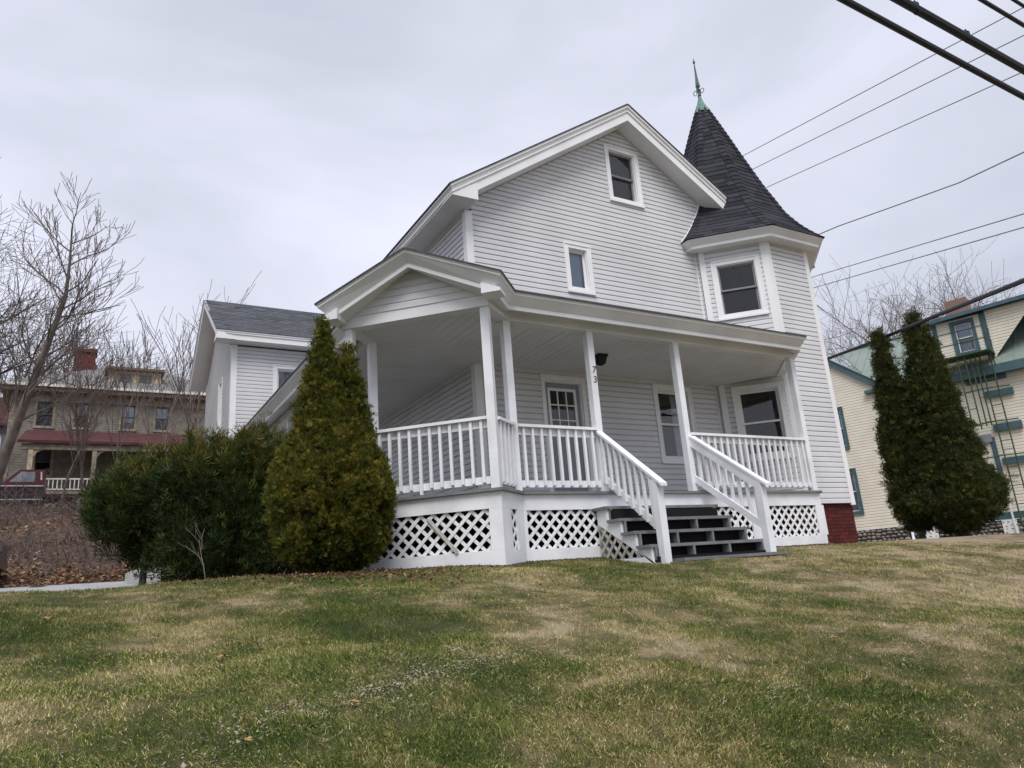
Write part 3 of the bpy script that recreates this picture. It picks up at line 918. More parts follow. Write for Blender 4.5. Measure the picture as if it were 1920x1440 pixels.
def lattice(F, poly, mat, parent, pitch=.122, wid=.043, skip=()):
    """two layers of diagonal slats clipped to the panel outline; each slat a piece"""
    us = [p[0] for p in poly]; zs = [p[1] for p in poly]
    for layer, s in ((0, 1), (1, -1)):
        a, b = R2, -s * R2
        vals = [a * u + b * z for u, z in poly]
        k = math.floor(min(vals) / pitch); j = 0
        while k * pitch < max(vals):
            c = k * pitch + .02
            q = clip(poly, a, b, c + wid / 2)
            if len(q) > 2: q = clip(q, -a, -b, -(c - wid / 2))
            if len(q) > 2 and area(q) > 2e-4 and (layer, j) not in skip:
                o0 = -.004 if layer == 0 else -.0125
                MB().fprism(F, q, o0 - .008, o0).build('lattice_slat', mat, parent)
            k += 1; j += 1


def panel(p, q, u0, u1, z0=-.757, z1=-.248, mat=None, skip=()):
    F, l = seg(p, q, .065)
    lattice(F, [(u0, z0), (u1, z0), (u1, z1), (u0, z1)], mat or MAT['lat'], skirt, skip=skip)


def stile(p, q, u0, u1, o=.0845):
    F, l = seg(p, q)
    MB().fbox(F, u0, u1, -.757, -.248, o - .03, o).build('skirt_stile', MAT['paint'], skirt)


LG = math.hypot(P1[0] - P0[0], P1[1] - P0[1]); LS = math.hypot(P2[0] - P1[0], P2[1] - P1[1]); LF = X5 - P2[0]
stile(P0, P1, -.04, .19); stile(P0, P1, LG - .10, LG + .072)
panel(P0, P1, .19, LG - .10)
stile(P1, P2, -.072, .21); stile(P1, P2, .395, LS - .026); panel(P1, P2, .21, .395)
stile(P2, (X5, YP), .026, .075); panel(P2, (X5, YP), .075, 1.26)
stile(P2, (X5, YP), 1.26, 1.40)
panel(P2, (X5, YP), 1.40, 4.35); stile(P2, (X5, YP), 4.35, 4.62)
panel(P2, (X5, YP), 4.62, 5.97); stile(P2, (X5, YP), 5.97, LF + .085)
stile(P0b, P0, -.03, .2); stile(P0b, P0, .4, .7); panel(P0b, P0, .2, .4)
FL_, l_ = seg((-2.05, 7.0), P0b)
for k in range(4):
    stile((-2.05, 7.0), P0b, k * 1.85, k * 1.85 + .15); panel((-2.05, 7.0), P0b, k * 1.85 + .15, k * 1.85 + 1.85)
# loose slat leaning out of the gable side lattice
Fg, _ = seg(P0, P1, .09)
sl = MB(); A_, B_ = (1.08, -.29), (1.47, -.76)
d_ = Vector((B_[0] - A_[0], B_[1] - A_[1])).normalized(); n_ = Vector((-d_.y, d_.x)) * .022
sl.prism([Fg(A_[0] + n_.x, A_[1] + n_.y, -.012), Fg(B_[0] + n_.x, B_[1] + n_.y, .018), Fg(B_[0] - n_.x, B_[1] - n_.y, .018), Fg(A_[0] - n_.x, A_[1] - n_.y, -.012)],
         [Fg(A_[0] + n_.x, A_[1] + n_.y, -.02), Fg(B_[0] + n_.x, B_[1] + n_.y, .01), Fg(B_[0] - n_.x, B_[1] - n_.y, .01), Fg(A_[0] - n_.x, A_[1] - n_.y, -.02)])
tag(sl.build('loose_slat', MAT['oldlat'], skirt), 'weathered lattice slat hanging loose')

# posts
def pst(x, y, rot=0.0, s=.056):
    m = MB(); post(m, x, y, 0.0, 2.47, s, rot)
    return m.build('porch_post', MAT['paint'], house)
p_gl, p_gr = pst(*P0, math.pi / 4), pst(*P1, math.pi / 4, .058)
p_bl, p_2 = pst(*P0b), pst(*P2)
p_3, p_4, p_5 = pst(X3, YP), pst(X4, YP), pst(X5, YP)
for y in (2.0, 4.5, 7.0): pst(-2.05, y)

# house number on the third post
def glyph(ch, x, z, size):
    cu = bpy.data.curves.new('num', 'FONT'); cu.body = ch; cu.size = size; cu.extrude = .002; cu.align_x = 'CENTER'
    cu.shear = .12
    t = bpy.data.objects.new('num', cu); COL.objects.link(t)
    me = bpy.data.meshes.new_from_object(t.evaluated_get(bpy.context.evaluated_depsgraph_get()))
    bpy.data.objects.remove(t)
    me.transform(Matrix.Translation((x, YP - .059, z)) @ Matrix.Rotation(math.pi / 2, 4, 'X'))
    me.materials.clear()
    return link('house_number', me, MAT['black'], p_3)
bpy.context.view_layer.update()
glyph('7', X3 + .012, 1.80, .15); glyph('3', X3 + .012, 1.645, .15)

# beams
MB().sweep(offp(0, 0), pd_, [(-.07, 2.462), (-.07, 2.64), (.085, 2.64), (.085, 2.462), (-.07, 2.462)]).build('porch_beam', MAT['gutter'], house)

# railings
def railing(p, q, n, u0=None, u1=None, long_one=None, pieces=True):
    F, l = seg(p, q)
    a, b = (u0 if u0 is not None else .056), (u1 if u1 is not None else l - .056)
    m = MB().fbox(F, a, b, .905, .945, -.05, .085)
    r = m.build('railing', MAT['paint'], house)
    MB().fbox(F, a, b, .80, .904, -.028, .022).build('sub_rail', MAT['paint'], r)
    MB().fbox(F, a, b, .07, .165, -.028, .022).build('bottom_rail', MAT['paint'], r)
    me = None
    for i in range(n):
        u = a + (b - a) * (i + .62) / (n + .24)
        z0 = .075 + random.uniform(-.006, .006)
        if long_one == i: z0 = .0
        hw = .0185
        bl = MB(); c = .018
        bl.quadbox([F(u - hw, z0 + c, .062), F(u + hw, z0 + c, .062), F(u + hw, z0, .023), F(u - hw, z0, .023), F(u - hw, .904, .062), F(u + hw, .904, .062), F(u + hw, .904, .023), F(u - hw, .904, .023)])
        bl.build('baluster', MAT['paint'], r)
    return r
railing(P0, P1, 13, long_one=6)
railing(P1, P2, 4)
railing(P2, (X3, YP), 9)
railing((X4, YP), (X5, YP), 19)
railing(P0b, P0, 4)
railing((-2.05, 7.0), P0b, 40)

# ---- steps
TX0, TX1 = .60, 2.72
stairs = MB().box((TX0 + .07, -2.5, -1.3), (TX1 - .07, -2.42, -.3)).build('porch_steps', MAT['step_shade'], house)  # near-black backing, shade behind the treads put into its colour
for x, w in ((TX0 + .02, .04), (TX1 - .06, .04)):
    pts = [(-2.19, -.28)]
    for k in range(5):
        y0 = -2.44 - .28 * k
        pts += [(y0 + .03, -.28 - .195 * k), (y0 + .03, -.28 - .195 * (k + 1))]
    pts += [(-3.62, -1.3), (-3.62, -1.25), (-2.19, -.47)]
    MB().prism([(x, y, z) for y, z in pts], [(x + w, y, z) for y, z in pts]).build('stringer', MAT['paint'], stairs)
for k in range(5):
    y0, z0 = -2.44 - .28 * k, -.24 - .195 * k
    x0, x1 = TX0 - (.02 if k < 4 else -.28), TX1 + (.02 if k < 4 else .10)
    MB().box((x0, y0, z0 - .04), (x1, y0 + .275, z0)).build('tread', MAT['deck'], stairs)
    # added near-black panel paints shade under each tread; grey carriage blocks between
    MB().box((TX0 + .07, y0 + .13, z0 - .20), (TX1 - .07, y0 + .15, z0 - .04)).build('shade_panel', MAT['step_shade'], stairs)
    n = (2, 3, 3, 3, 3)[k]
    for j in range(n + 1):
        xx = TX0 + .065 + (TX1 - TX0 - .16) * j / n
        if k < 4:
            MB().box((xx, y0 - .0, z0 - .235 + .04), (xx + .035, y0 + .125, z0 - .041)).build('carriage', MAT['deck'], stairs)
MB().box((TX0 + .07, -3.3, -1.3), (TX1 - .07, -2.5, -.98)).build('floor_shade_block', MAT['step_shade'], stairs)  # added near-black block painting the shade beneath the steps
# lattice triangle beneath the left stringer
Fst = frame((TX0 + .015, -2.19, 0), (0, -1, 0), (-1, 0, 0))
lattice(Fst, [(.0, -.475), (.0, -.965), (.89, -.965)], MAT['oldlat'], stairs)
MB().fprism(Fst, [(-.0, -.966), (.90, -.972), (1.40, -1.25), (0, -1.25)], -.02, .004).build('step_base_board', MAT['paint'], stairs)

# stair rails and newels
for xr, xn in ((X3 - .02, .775), (X4 + .06, 2.71)):
    nw = MB(); post(nw, xn, -3.33, -1.25, .0, .055); newel = nw.build('newel_post', MAT['paint'], stairs)
    Fr = frame((xr, YP - .056, 0), (xn - xr, -3.33 - YP + .056, 0), (-1, 0, 0))
    ln = math.hypot(xn - xr, -3.33 - YP + .056)
    zr_ = lambda u: .86 - .72 * u
    def sloped(m, u0, u1, t0, t1, o0, o1):
        return m.fprism(Fr, [(u0, zr_(u0) + t0), (u1, zr_(u1) + t0), (u1, zr_(u1) + t1), (u0, zr_(u0) + t1)], o0, o1)
    right = xr > 1.5
    m = MB(); sloped(m, 0, ln + .15, .0, .04, -.055, .06)
    ro = (.022, .052) if right else (-.03, .012)
    sloped(m, 0, ln - .02, -.145 if right else -.10, -.002, *ro); sloped(m, 0, ln - .02, -.72, -.60, *ro)
    hr = m.build('stair_rail', MAT['paint'], stairs)
    for i in range(8):
        u = .10 + (ln - .19) * i / 7
        z_ = zr_(u)
        bo = (-.02, .020) if right else (.013, .05)
        MB().fbox(Fr, u - .019, u + .019, z_ - .695, z_ - .012, *bo).build('baluster', MAT['paint'], hr)

# ---- porch roof edge: continuous moulding round eaves and gable
F0_, F1_, K0, K1 = (-3.06, -1.165), (-1.175, -3.05), (-2.56, -.665), (-.66, -2.535)
EZ, GZ = 2.742, 3.335
GM = ((F0_[0] + F1_[0]) / 2, (F0_[1] + F1_[1]) / 2)
epath2 = [(-2.56, 7.2), K0, F0_, GM, F1_, K1, (5.46, -2.535), (6.62, -1.22)]
edir = mitre(epath2)
epath = [(x, y, GZ if i == 3 else EZ) for i, (x, y) in enumerate(epath2)]
eprof = [(-.05, .014), (.0, .012), (.004, -.012), (-.012, -.02), (-.012, -.045), (-.022, -.052), (-.03, -.058), (-.135, -.165), (-.118, -.170), (-.118, -.226), (-.14, -.228), (-.40, -.125)]
MB().sweep(epath, edir, eprof).build('eave_moulding', MAT['gutter'], house)
FG = frame((P1[0], P1[1], 0), (-1, 1, 0), (-1, -1, 0))
UM, HW, GS = .965, 1.333, (GZ - EZ) / 1.333
def gzk(u, drop): return GZ - GS * abs(u - UM) - drop
gw = clapwall(house, 'porch_gable_wall', FG2 := frame((P1[0] - .085 * R2, P1[1] - .085 * R2, 0), (-1, 1, 0), (-1, -1, 0)),
              [(-.06, 2.62), (2.06, 2.62), (2.06, gzk(2.06, .12)), (UM, gzk(UM, .12)), (-.06, gzk(-.06, .12))], z0=2.62, lip=.014)
for u0, u1 in ((-.335, -.075), (2.008 + .0, 2.265)):
    lo, hi = (u0, u1) if u0 < 0 else (u0, u1)
    pts = [(lo, 2.515), (hi, 2.515), (hi, gzk(hi, .20)), (lo, gzk(lo, .20))]
    MB().fprism(frame((P1[0] - .39 * R2, P1[1] - .39 * R2, 0), (-1, 1, 0), (-1, -1, 0)), pts, -.26, .0).build('eave_return', MAT['gutter'], house)
# roof planes
re = (-.0, -.0, 3.345)
e2 = [(x + d[0] * .018, y + d[1] * .018, z + .016) for (x, y, z), d in zip(epath, edir)]
rf = MB()
def rpoly(*q):
    rf.poly(q); rf.poly([(x, y, z - .02) for x, y, z in reversed(q)])
rpoly(e2[4], e2[3], re); rpoly(e2[4], re, e2[5]); rpoly(e2[3], e2[2], re); rpoly(e2[2], e2[1], re)
rpoly(e2[5], e2[6], (5.69, -.02, 3.35), re); rpoly(e2[6], e2[7], (5.69, -.02, 3.35))
rpoly(e2[1], e2[0], (-.0, 7.2, 3.35), re)
for a, b in zip(e2, e2[1:]):
    rf.poly([a, b, (b[0], b[1], b[2] - .022), (a[0], a[1], a[2] - .022)])
rf.build('porch_roof', MAT['shingle'], house)

# ---- ceiling planks
CZ = 2.498
g_mid = ((P0[0] + P1[0]) / 2, (P0[1] + P1[1]) / 2)
regF = [(0, 0), (g_mid), P1, P2, (X5, YP), (6.35, -1.15), (5.72, -.1), (5.72, 0)]
regL = [(0, 0), (0, 7.0), (-2.05, 7.0), P0b, P0, g_mid]
ceil = MB()
for rg in (regF, regL): ceil.poly([(x, y, CZ + .02) for x, y in rg])
co = ceil.build('porch_ceiling', MAT['soffit'], house)
PW = .15
for rg, ax in ((regF, 0), (regL, 1)):
    lo = min(p[ax] for p in rg); hi = max(p[ax] for p in rg); s = lo
    while s < hi:
        a, b = (1, 0) if ax == 0 else (0, 1)
        q = clip(rg, a, b, s + PW - .007)
        if len(q) > 2: q = clip(q, -a, -b, -s)
        if len(q) > 2 and area(q) > .004:
            zc = CZ + random.uniform(-.0015, .0015)
            MB().prism([(x, y, zc) for x, y in q], [(x, y, zc + .018) for x, y in q]).build('ceiling_plank', MAT['soffit'], co)
        s += PW
# ceiling lamp
lm = MB(); q4 = lambda h, z: [(1.86 - h, -1.09 - h, z), (1.86 + h, -1.09 - h, z), (1.86 + h, -1.09 + h, z), (1.86 - h, -1.09 + h, z)]
lm.quadbox(q4(.10, 2.462) + q4(.10, 2.496)); lm.quadbox(q4(.055, 2.33) + q4(.088, 2.461)); lm.quadbox(q4(.03, 2.315) + q4(.04, 2.329))
lamp = lm.build('ceiling_lamp', MAT['black'], house)
# soil under the porch
MB().poly([(x, y, float(gz(x, y)) + .006) for x, y in [(x, y) for x, y, _ in offp(.04, 0)] + inner]).build('crawl_soil', MAT['soil'], house)

# ------------------------------------------------------------------ rear wing
YW, XW = 9.0, -2.5
FW = frame((XW, YW, 0), (1, 0, 0), (0, -1, 0))
FWL = frame((XW, YW, 0), (0, 1, 0), (-1, 0, 0))
wo = window(house, FW, 1.07, 1.97, 3.75, 5.06, .10, glass=MAT['glassb'], behind=MAT['lace'])
wl_o = window(house, FWL, 1.35, 1.95, 3.5, 5.0, .09, glass=MAT['glassb'], behind=MAT['lace'])
clapwall(house, 'wing_wall', FW, [(.12, -.6), (2.5, -.6), (2.5, 5.5), (.12, 5.5)], (wo,), z0=-.6)
RY, RZ = 11.3, 7.66
EZW = 5.80
clapwall(house, 'wing_gable_wall', FWL, [(.12, -.6), (4.6, -.6), (4.6, 5.45), (2.3, 7.1), (.12, 5.55)], (wl_o,), z0=-.6)
MB().fbox(FW, -.03, .12, -.7, 5.53, -.01, .032).build('corner_board', MAT['trim'], house)
MB().fbox(FWL, .0, .12, -.7, 5.53, -.01, .030).build('corner_board', MAT['trim'], house)
YE = YW - .42
XE = XW - .47
k_ = (RZ - EZW) / (RY - YE)
wr = MB()
n = 18
for i in range(n):
    y0, y1 = YE + (RY - YE) * i / n, YE + (RY - YE) * (i + 1) / n
    z0, z1 = EZW + k_ * (y0 - YE), EZW + k_ * (y1 - YE)
    x = XE - .02
    while x < .9:
        w = random.uniform(.16, .42); x1 = min(x + w, .9)
        t = random.uniform(.010, .02)
        wr.poly([(x, y0, z0 + t), (x1, y0, z0 + t), (x1, y1 + .02, z1 + .004), (x, y1 + .02, z1 + .004)])
        wr.poly([(x, y0, z0 - .006), (x1, y0, z0 - .006), (x1, y0, z0 + t), (x, y0, z0 + t)])
        x = x1
wroof = slab(MB(), (XE - .02, YE - .02, EZW - .02), (.9, YE - .02, EZW - .02), (.9, RY, RZ - .02), (XE - .02, RY, RZ - .02), .012)
YB = 2 * RY - YE
slab(wroof, (XE - .02, RY, RZ - .018), (.9, RY, RZ - .018), (.9, YB, EZW - .02), (XE - .02, YB, EZW - .02), .03)
wro = wroof.build('wing_roof', MAT['shingle'], house)
def M_shcol():
    m, n_, l, b = newmat('wing_shingles'); b.inputs['Roughness'].default_value = .9; b.inputs['Specular IOR Level'].default_value = .1
    g = n_.new('ShaderNodeNewGeometry')
    r = n_.new('ShaderNodeValToRGB'); r.color_ramp.elements[0].color = (.055, .058, .068, 1); r.color_ramp.elements[1].color = (.13, .136, .155, 1)
    l.new(g.outputs['Random Per Island'], r.inputs['Fac']); l.new(r.outputs['Color'], b.inputs['Base Color'])
    return m
tag(wr.build('shingles', M_shcol(), wro), kind='stuff')
MB().sweep([(XE, YE, EZW), (.5, YE, EZW)], [(0, -1)] * 2, [(-.04, .0), (.012, .0), (.012, -.05), (-.005, -.06), (-.005, -.1), (-.03, -.11), (-.03, -.25), (-.06, -.25), (-.44, -.25)]).build('eave_moulding', MAT['trim'], house)
MB().sweep([(XE, YB, EZW), (XE, RY, RZ), (XE, YE, EZW)], [(-1, 0)] * 3, [(-.03, .0), (.012, .0), (.012, -.06), (-.01, -.07), (-.01, -.25), (-.04, -.25), (-.49, -.25)]).build('rake_moulding', MAT['trim'], house)
MB().fprism(frame((XE + .02, YE, 0), (0, 1, 0), (-1, 0, 0)), [(.02, EZW - .254), (.40, EZW - .254), (.40, EZW - .05), (.02, EZW - .12)], -.385, .0).build('eave_return', MAT['trim'], house)
mb = MB()
mb.poly([(XW, 13.6, -.6), (1.0, 13.6, -.6), (1.0, 13.6, 5.5), (XW, 13.6, 5.5)])
mb.build('wing_shell', MAT['siding'], house)

# ------------------------------------------------------------------ evergreen foliage
def clumped(shape_pts, n_clump, per, spread, rng):
    """shape_pts(n) -> positions, outward normals on the crown surface"""
    P, N = shape_pts(n_clump)
    n_clump = len(P)
    tint = rng.random(n_clump)
    k = np.repeat(np.arange(n_clump), per)
    pos = P[k] + rng.normal(0, 1, (len(k), 3)) * spread
    return pos, N[k], tint[k]


def spray_mesh(name, pos, ax, size, width, tint, mat, parent, rng, leaflets=5, fan=.75):
    """each spray: a little fan of pointed leaflets"""
    n = len(pos)
    ax = ax / np.linalg.norm(ax, axis=1, keepdims=True)
    rnd = rng.normal(0, 1, (n, 3))
    s1 = np.cross(ax, rnd); s1 /= np.linalg.norm(s1, axis=1, keepdims=True)
    nrm = np.cross(ax, s1)
    V = []; TT = []; tn = []
    for j in range(leaflets):
        t = (j / (leaflets - 1) - .5) * 2 * fan if leaflets > 1 else 0
        d = ax * math.cos(t) + s1 * math.sin(t) + nrm * rng.normal(0, .22, (n, 1))
        side = np.cross(d, nrm); side /= np.linalg.norm(side, axis=1, keepdims=True)
        ln = size[:, None] * (1 - .25 * abs(t)) * (.8 + .4 * rng.random((n, 1)))
        base = pos + d * ln * (.12 * j % .2)
        V.append(np.stack([base, base + d * ln * .55 + side * width[:, None] * .5, base + d * ln, base + d * ln * .5 - side * width[:, None] * .5], 1))
        tn.append(tint + rng.normal(0, .06, n))
    V = np.stack(V, 1).reshape(-1, 4, 3); tn = np.stack(tn, 1).reshape(-1)
    b = (np.arange(len(V)) * 4)[:, None]
    T = np.concatenate([b + [0, 1, 2], b + [0, 2, 3]])
    return mesh_np(name, V.reshape(-1, 3), T, mat, parent, attr={'tint': np.clip(np.repeat(tn, 4), 0, 1)})


def revolve_shape(c, prof, rng, lump=.12, seed=1, spires=(), flat=1.0):
    """sampler on a lumpy surface of revolution; prof [(h, r)], spires [(dx, dy, prof)]"""
    parts = [((0, 0), prof)] + [((s[0], s[1]), s[2]) for s in spires]
    areas = []
    for _, p in parts:
        areas.append(sum((p[i][1] + p[i + 1][1]) * math.hypot(p[i + 1][0] - p[i][0], p[i + 1][1] - p[i][1]) for i in range(len(p) - 1)))
    def sample(n):
        out = []; nn = []
        for (dxy, p), a in zip(parts, areas):
            m = int(round(n * a / sum(areas)))
            if m == 0: continue
            hs = np.linspace(p[0][0], p[-1][0], 200); rs = np.interp(hs, [q[0] for q in p], [q[1] for q in p])
            w = rs + .03; cdf = np.cumsum(w) / w.sum()
            u = rng.random(m); h = np.interp(u, cdf, hs); r = np.interp(h, hs, rs)
            dr = np.gradient(rs, hs); sl = np.interp(h, hs, dr)
            th = rng.random(m) * 2 * math.pi
            nz_ = vnoise(th * 2.2 + seed * 7, h * 3.0 / max(.4, flat), seed) - .5 + .5 * (vnoise(th * 5 + seed * 3, h * 7, seed + 5) - .5)
            rr_ = r * (1 + lump * 2 * nz_) * np.where(rng.random(m) < .22, rng.random(m) ** .5, .90 + .12 * rng.random(m))
            out.append(np.stack([c[0] + dxy[0] + rr_ * np.cos(th), c[1] + dxy[1] + rr_ * np.sin(th), c[2] + h], 1))
            nv = np.stack([np.cos(th), np.sin(th), -sl], 1)
            nn.append(nv / np.linalg.norm(nv, axis=1, keepdims=True))
        return np.concatenate(out), np.concatenate(nn)
    return sample


def core(mb, c, prof, k=.72, n=14, seed=0, dxy=(0, 0)):
    b = len(mb.v)
    for i, (h, r) in enumerate(prof):
        for j in range(n):
            a = 2 * math.pi * j / n; q = r * k * (1 + .16 * math.sin(3 * a + i * 1.3 + seed))
            mb.v.append((c[0] + dxy[0] + q * math.cos(a), c[1] + dxy[1] + q * math.sin(a), c[2] + h))
    for i in range(len(prof) - 1):
        for j in range(n):
            j2 = (j + 1) % n; mb.f.append((b + i * n + j, b + i * n + j2, b + (i + 1) * n + j2, b + (i + 1) * n + j))
    return mb


MAT['cedar'] = M_foliage('golden_cedar_leaf', [(0.0, (.022, .032, .009)), (.35, (.075, .088, .016)), (.7, (.165, .150, .024)), (.93, (.25, .215, .040)), (1.0, (.23, .12, .04))], .65, .3)
MAT['yew'] = M_foliage('yew_leaf', [(0.0, (.010, .020, .008)), (.45, (.030, .050, .015)), (.8, (.075, .088, .020)), (1.0, (.16, .12, .026))], .5, .15)
MAT['arb'] = M_foliage('arborvitae_leaf', [(0.0, (.018, .026, .010)), (.5, (.054, .066, .020)), (.85, (.102, .100, .024)), (1.0, (.14, .08, .035))], .65, .2)
MAT['core'] = M('dark_core', (.022, .020, .012), .95, .3, 12)  # dark colour of the light-blocking core added inside each crown
MAT['bark'] = M('grey_brown_bark', (.135, .105, .09), .9, .3, 6, .5, 60, col2=(.06, .05, .045), stretch=(1, 1, .3))
MAT['barkg'] = M('pale_grey_bark', (.21, .175, .155), .9, .25, 5, .5, 60, col2=(.10, .085, .075), stretch=(1, 1, .3))
MAT['twig'] = M('dull_twig', (.19, .145, .13), .9, .25, 6)


def shrub(name, c, prof, mat, label, cat, n_clump, per, spread, size, width, seed, lump=.12, spires=(), up=.75, tint_h=None, group=None, leaflets=5, fan=.75, trunk=.05, flat=1.0, tbias=0.0, leaders=0, corek=.74):
    rng = np.random.default_rng(seed)
    root = empty(name, c)
    tag(root, label, cat, group)
    pos, nn, tn = clumped(revolve_shape(c, prof, rng, lump, seed, spires, flat), n_clump, per, spread, rng)
    if leaders:                                   # upright shoots that break the outline
        hmax = prof[-1][0]; rmax = max(q[1] for q in prof)
        for k in range(leaders):
            a = rng.random() * 6.283; r0 = rmax * rng.uniform(.15, .95); m = 46
            zb = hmax * rng.uniform(.55, .85) * (1 - .35 * (r0 / rmax) ** 2); ln = rng.uniform(.25, .65)
            t = rng.random(m)
            q = np.stack([c[0] + math.cos(a) * r0 * (1 + .45 * t), c[1] + math.sin(a) * r0 * (1 + .45 * t), c[2] + zb + ln * t], 1) + rng.normal(0, .022, (m, 3))
            pos = np.concatenate([pos, q]); nn = np.concatenate([nn, np.tile([math.cos(a), math.sin(a), .6], (m, 1))]); tn = np.concatenate([tn, np.full(m, rng.random() * .5 + .35)])
    pos[:, 2] = np.maximum(pos[:, 2], c[2] + .02)
    ax = nn * (1 - up) + np.array([0, 0, up]) + rng.normal(0, .28, nn.shape)
    n = len(pos)
    t = tn * .62 + rng.random(n) * .30 + tbias
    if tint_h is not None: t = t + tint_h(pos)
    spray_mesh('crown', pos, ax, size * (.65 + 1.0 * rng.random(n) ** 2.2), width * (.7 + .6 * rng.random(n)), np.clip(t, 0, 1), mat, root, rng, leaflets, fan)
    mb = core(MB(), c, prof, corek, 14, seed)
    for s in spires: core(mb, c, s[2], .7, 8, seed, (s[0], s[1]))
    mb.build('light_block_core', MAT['core'], root)  # solid core added to stop light passing through the crown
    MB().tube([(c[0], c[1], c[2] - .1), (c[0] + .02, c[1], c[2] + .3), (c[0], c[1] + .02, c[2] + prof[-1][0] * .7)], [trunk * 1.3, trunk, trunk * .4], 7).build('trunk', MAT['bark'], root)
    return root


CP = (-3.03, -1.74, float(gz(-3.03, -1.74)) - .03)
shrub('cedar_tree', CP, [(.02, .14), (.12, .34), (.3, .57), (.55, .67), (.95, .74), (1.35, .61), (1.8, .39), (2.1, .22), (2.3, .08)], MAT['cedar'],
      'golden green conical cedar at the left porch corner', 'cedar', 2400, 22, .036, .054, .0115, 3, .10,
      spires=[(-.09, .05, [(1.6, .36), (2.0, .28), (2.4, .19), (2.8, .10), (3.08, .045), (3.28, .005)]), (.22, -.05, [(1.6, .27), (2.0, .21), (2.4, .13), (2.7, .06), (2.9, .005)])], up=.60,
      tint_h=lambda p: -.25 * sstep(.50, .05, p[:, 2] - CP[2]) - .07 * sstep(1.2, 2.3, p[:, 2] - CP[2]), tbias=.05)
for (x, y, prof, sd, lab) in (
        (-4.85, 1.52, [(.42, .08), (.62, .24), (.9, .50), (1.2, .62), (1.45, .52), (1.68, .28), (1.8, .06)], 5, 'leftmost dark green yew, nearest the driveway'),
        (-4.08, 1.00, [(.04, .30), (.3, .52), (.8, .60), (1.25, .56), (1.65, .40), (1.92, .22), (2.05, .04)], 6, 'dark green yew in the middle of the three yews'),
        (-3.42, .75, [(.02, .36), (.3, .54), (.8, .58), (1.35, .50), (1.8, .36), (2.08, .20), (2.2, .04)], 7, 'dark green yew directly behind the golden cedar')):
    c = (x, y, float(gz(x, y)))
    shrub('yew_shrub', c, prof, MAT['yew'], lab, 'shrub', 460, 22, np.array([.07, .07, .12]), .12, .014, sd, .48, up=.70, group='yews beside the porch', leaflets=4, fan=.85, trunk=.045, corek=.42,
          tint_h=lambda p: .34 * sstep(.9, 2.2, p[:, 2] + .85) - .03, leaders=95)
AZ_ = -.85
shrub('arborvitae_tree', (15.43, .93, AZ_), [(.12, .25), (.45, .75), (.75, 1.10), (1.05, 1.25), (1.5, 1.04), (2.0, .86), (2.85, .70), (3.6, .58), (4.4, .48), (5.2, .34), (5.9, .25), (6.3, .15), (6.6, .03)], MAT['arb'],
      'taller right arborvitae beside the yellow house', 'arborvitae', 1700, 18, .075, .12, .022, 9, .15, up=.6, group='arborvitae beside the yellow house', trunk=.13, leaflets=4)
shrub('arborvitae_tree', (14.93, 1.81, AZ_), [(.25, .15), (.6, .42), (1.2, .52), (2.0, .47), (2.8, .45), (3.6, .38), (4.4, .28), (5.2, .19), (5.8, .12), (6.22, .02)], MAT['arb'],
      'shorter left arborvitae, nearest the white house', 'arborvitae', 900, 18, .07, .12, .022, 10, .15, up=.6, group='arborvitae beside the yellow house', trunk=.09, leaflets=4)


# ------------------------------------------------------------------ bare trees
def branch_tubes(segs, nside=(7, 5, 4, 3)):
    V = []; T = []; off = 0
    for path, rad_, lev in segs:
        n = nside[min(lev, len(nside) - 1)]
        path = np.asarray(path); m = len(path)
        d = np.gradient(path, axis=0); d /= np.linalg.norm(d, axis=1, keepdims=True) + 1e-9
        ref = np.array([.31, .77, .2]) if abs(d[0][2]) > .8 else np.array([0, 0, 1.])
        s1 = np.cross(d, ref); s1 /= np.linalg.norm(s1, axis=1, keepdims=True) + 1e-9; s2 = np.cross(d, s1)
        a = np.arange(n) * 2 * math.pi / n
        ring = path[:, None] + (s1[:, None] * np.cos(a)[None, :, None] + s2[:, None] * np.sin(a)[None, :, None]) * np.asarray(rad_)[:, None, None]
        V.append(ring.reshape(-1, 3))
        i = (np.arange(m - 1)[:, None] * n + np.arange(n)[None]).ravel(); j = (np.arange(m - 1)[:, None] * n + (np.arange(n) + 1)[None] % n).ravel()
        T.append(np.concatenate([np.stack([i, j, j + n], 1), np.stack([i, j + n, i + n], 1)]) + off)
        off += m * n
    return np.concatenate(V), np.concatenate(T)


def grow(rng, p, d, length, r, lev, maxlev, segs, up=.25, wob=.16, kids=(5, 5, 4, 3), minr=.006, spread=.75):
    m = 6 if lev < 2 else 4
    pts = [np.array(p, float)]; d = np.array(d, float); d /= np.linalg.norm(d)
    for i in range(m - 1):
        d = d + rng.normal(0, wob, 3) + np.array([0, 0, up * .25]); d /= np.linalg.norm(d)
        pts.append(pts[-1] + d * length / (m - 1))
    pts = np.array(pts)
    rr_ = np.maximum(r * np.linspace(1, .35 if lev else .45, m), minr)
    segs.append((pts, rr_, lev))
    if lev >= maxlev: return
    nk = kids[min(lev, len(kids) - 1)]
    for k in range(nk):
        t = (.30 if lev == 0 else .18) + (.98 - .25) * (k + rng.random()) / nk
        t = min(t, .99)
        f = t * (m - 1); i = int(f); q = pts[i] + (pts[min(i + 1, m - 1)] - pts[i]) * (f - i)
        dd = pts[min(i + 1, m - 1)] - pts[i]; dd /= np.linalg.norm(dd)
        side = rng.normal(0, 1, 3); side -= dd * side.dot(dd); side /= np.linalg.norm(side)
        nd = dd * (1 - spread * .45) + side * spread * (.6 + .5 * rng.random()) + np.array([0, 0, up])
        grow(rng, q, nd, length * (.50 + .28 * rng.random()) * (1.1 - .35 * t), r * (.34 + .2 * rng.random()) * (1.15 - .5 * t), lev + 1, maxlev, segs, up, wob, kids, minr, spread)


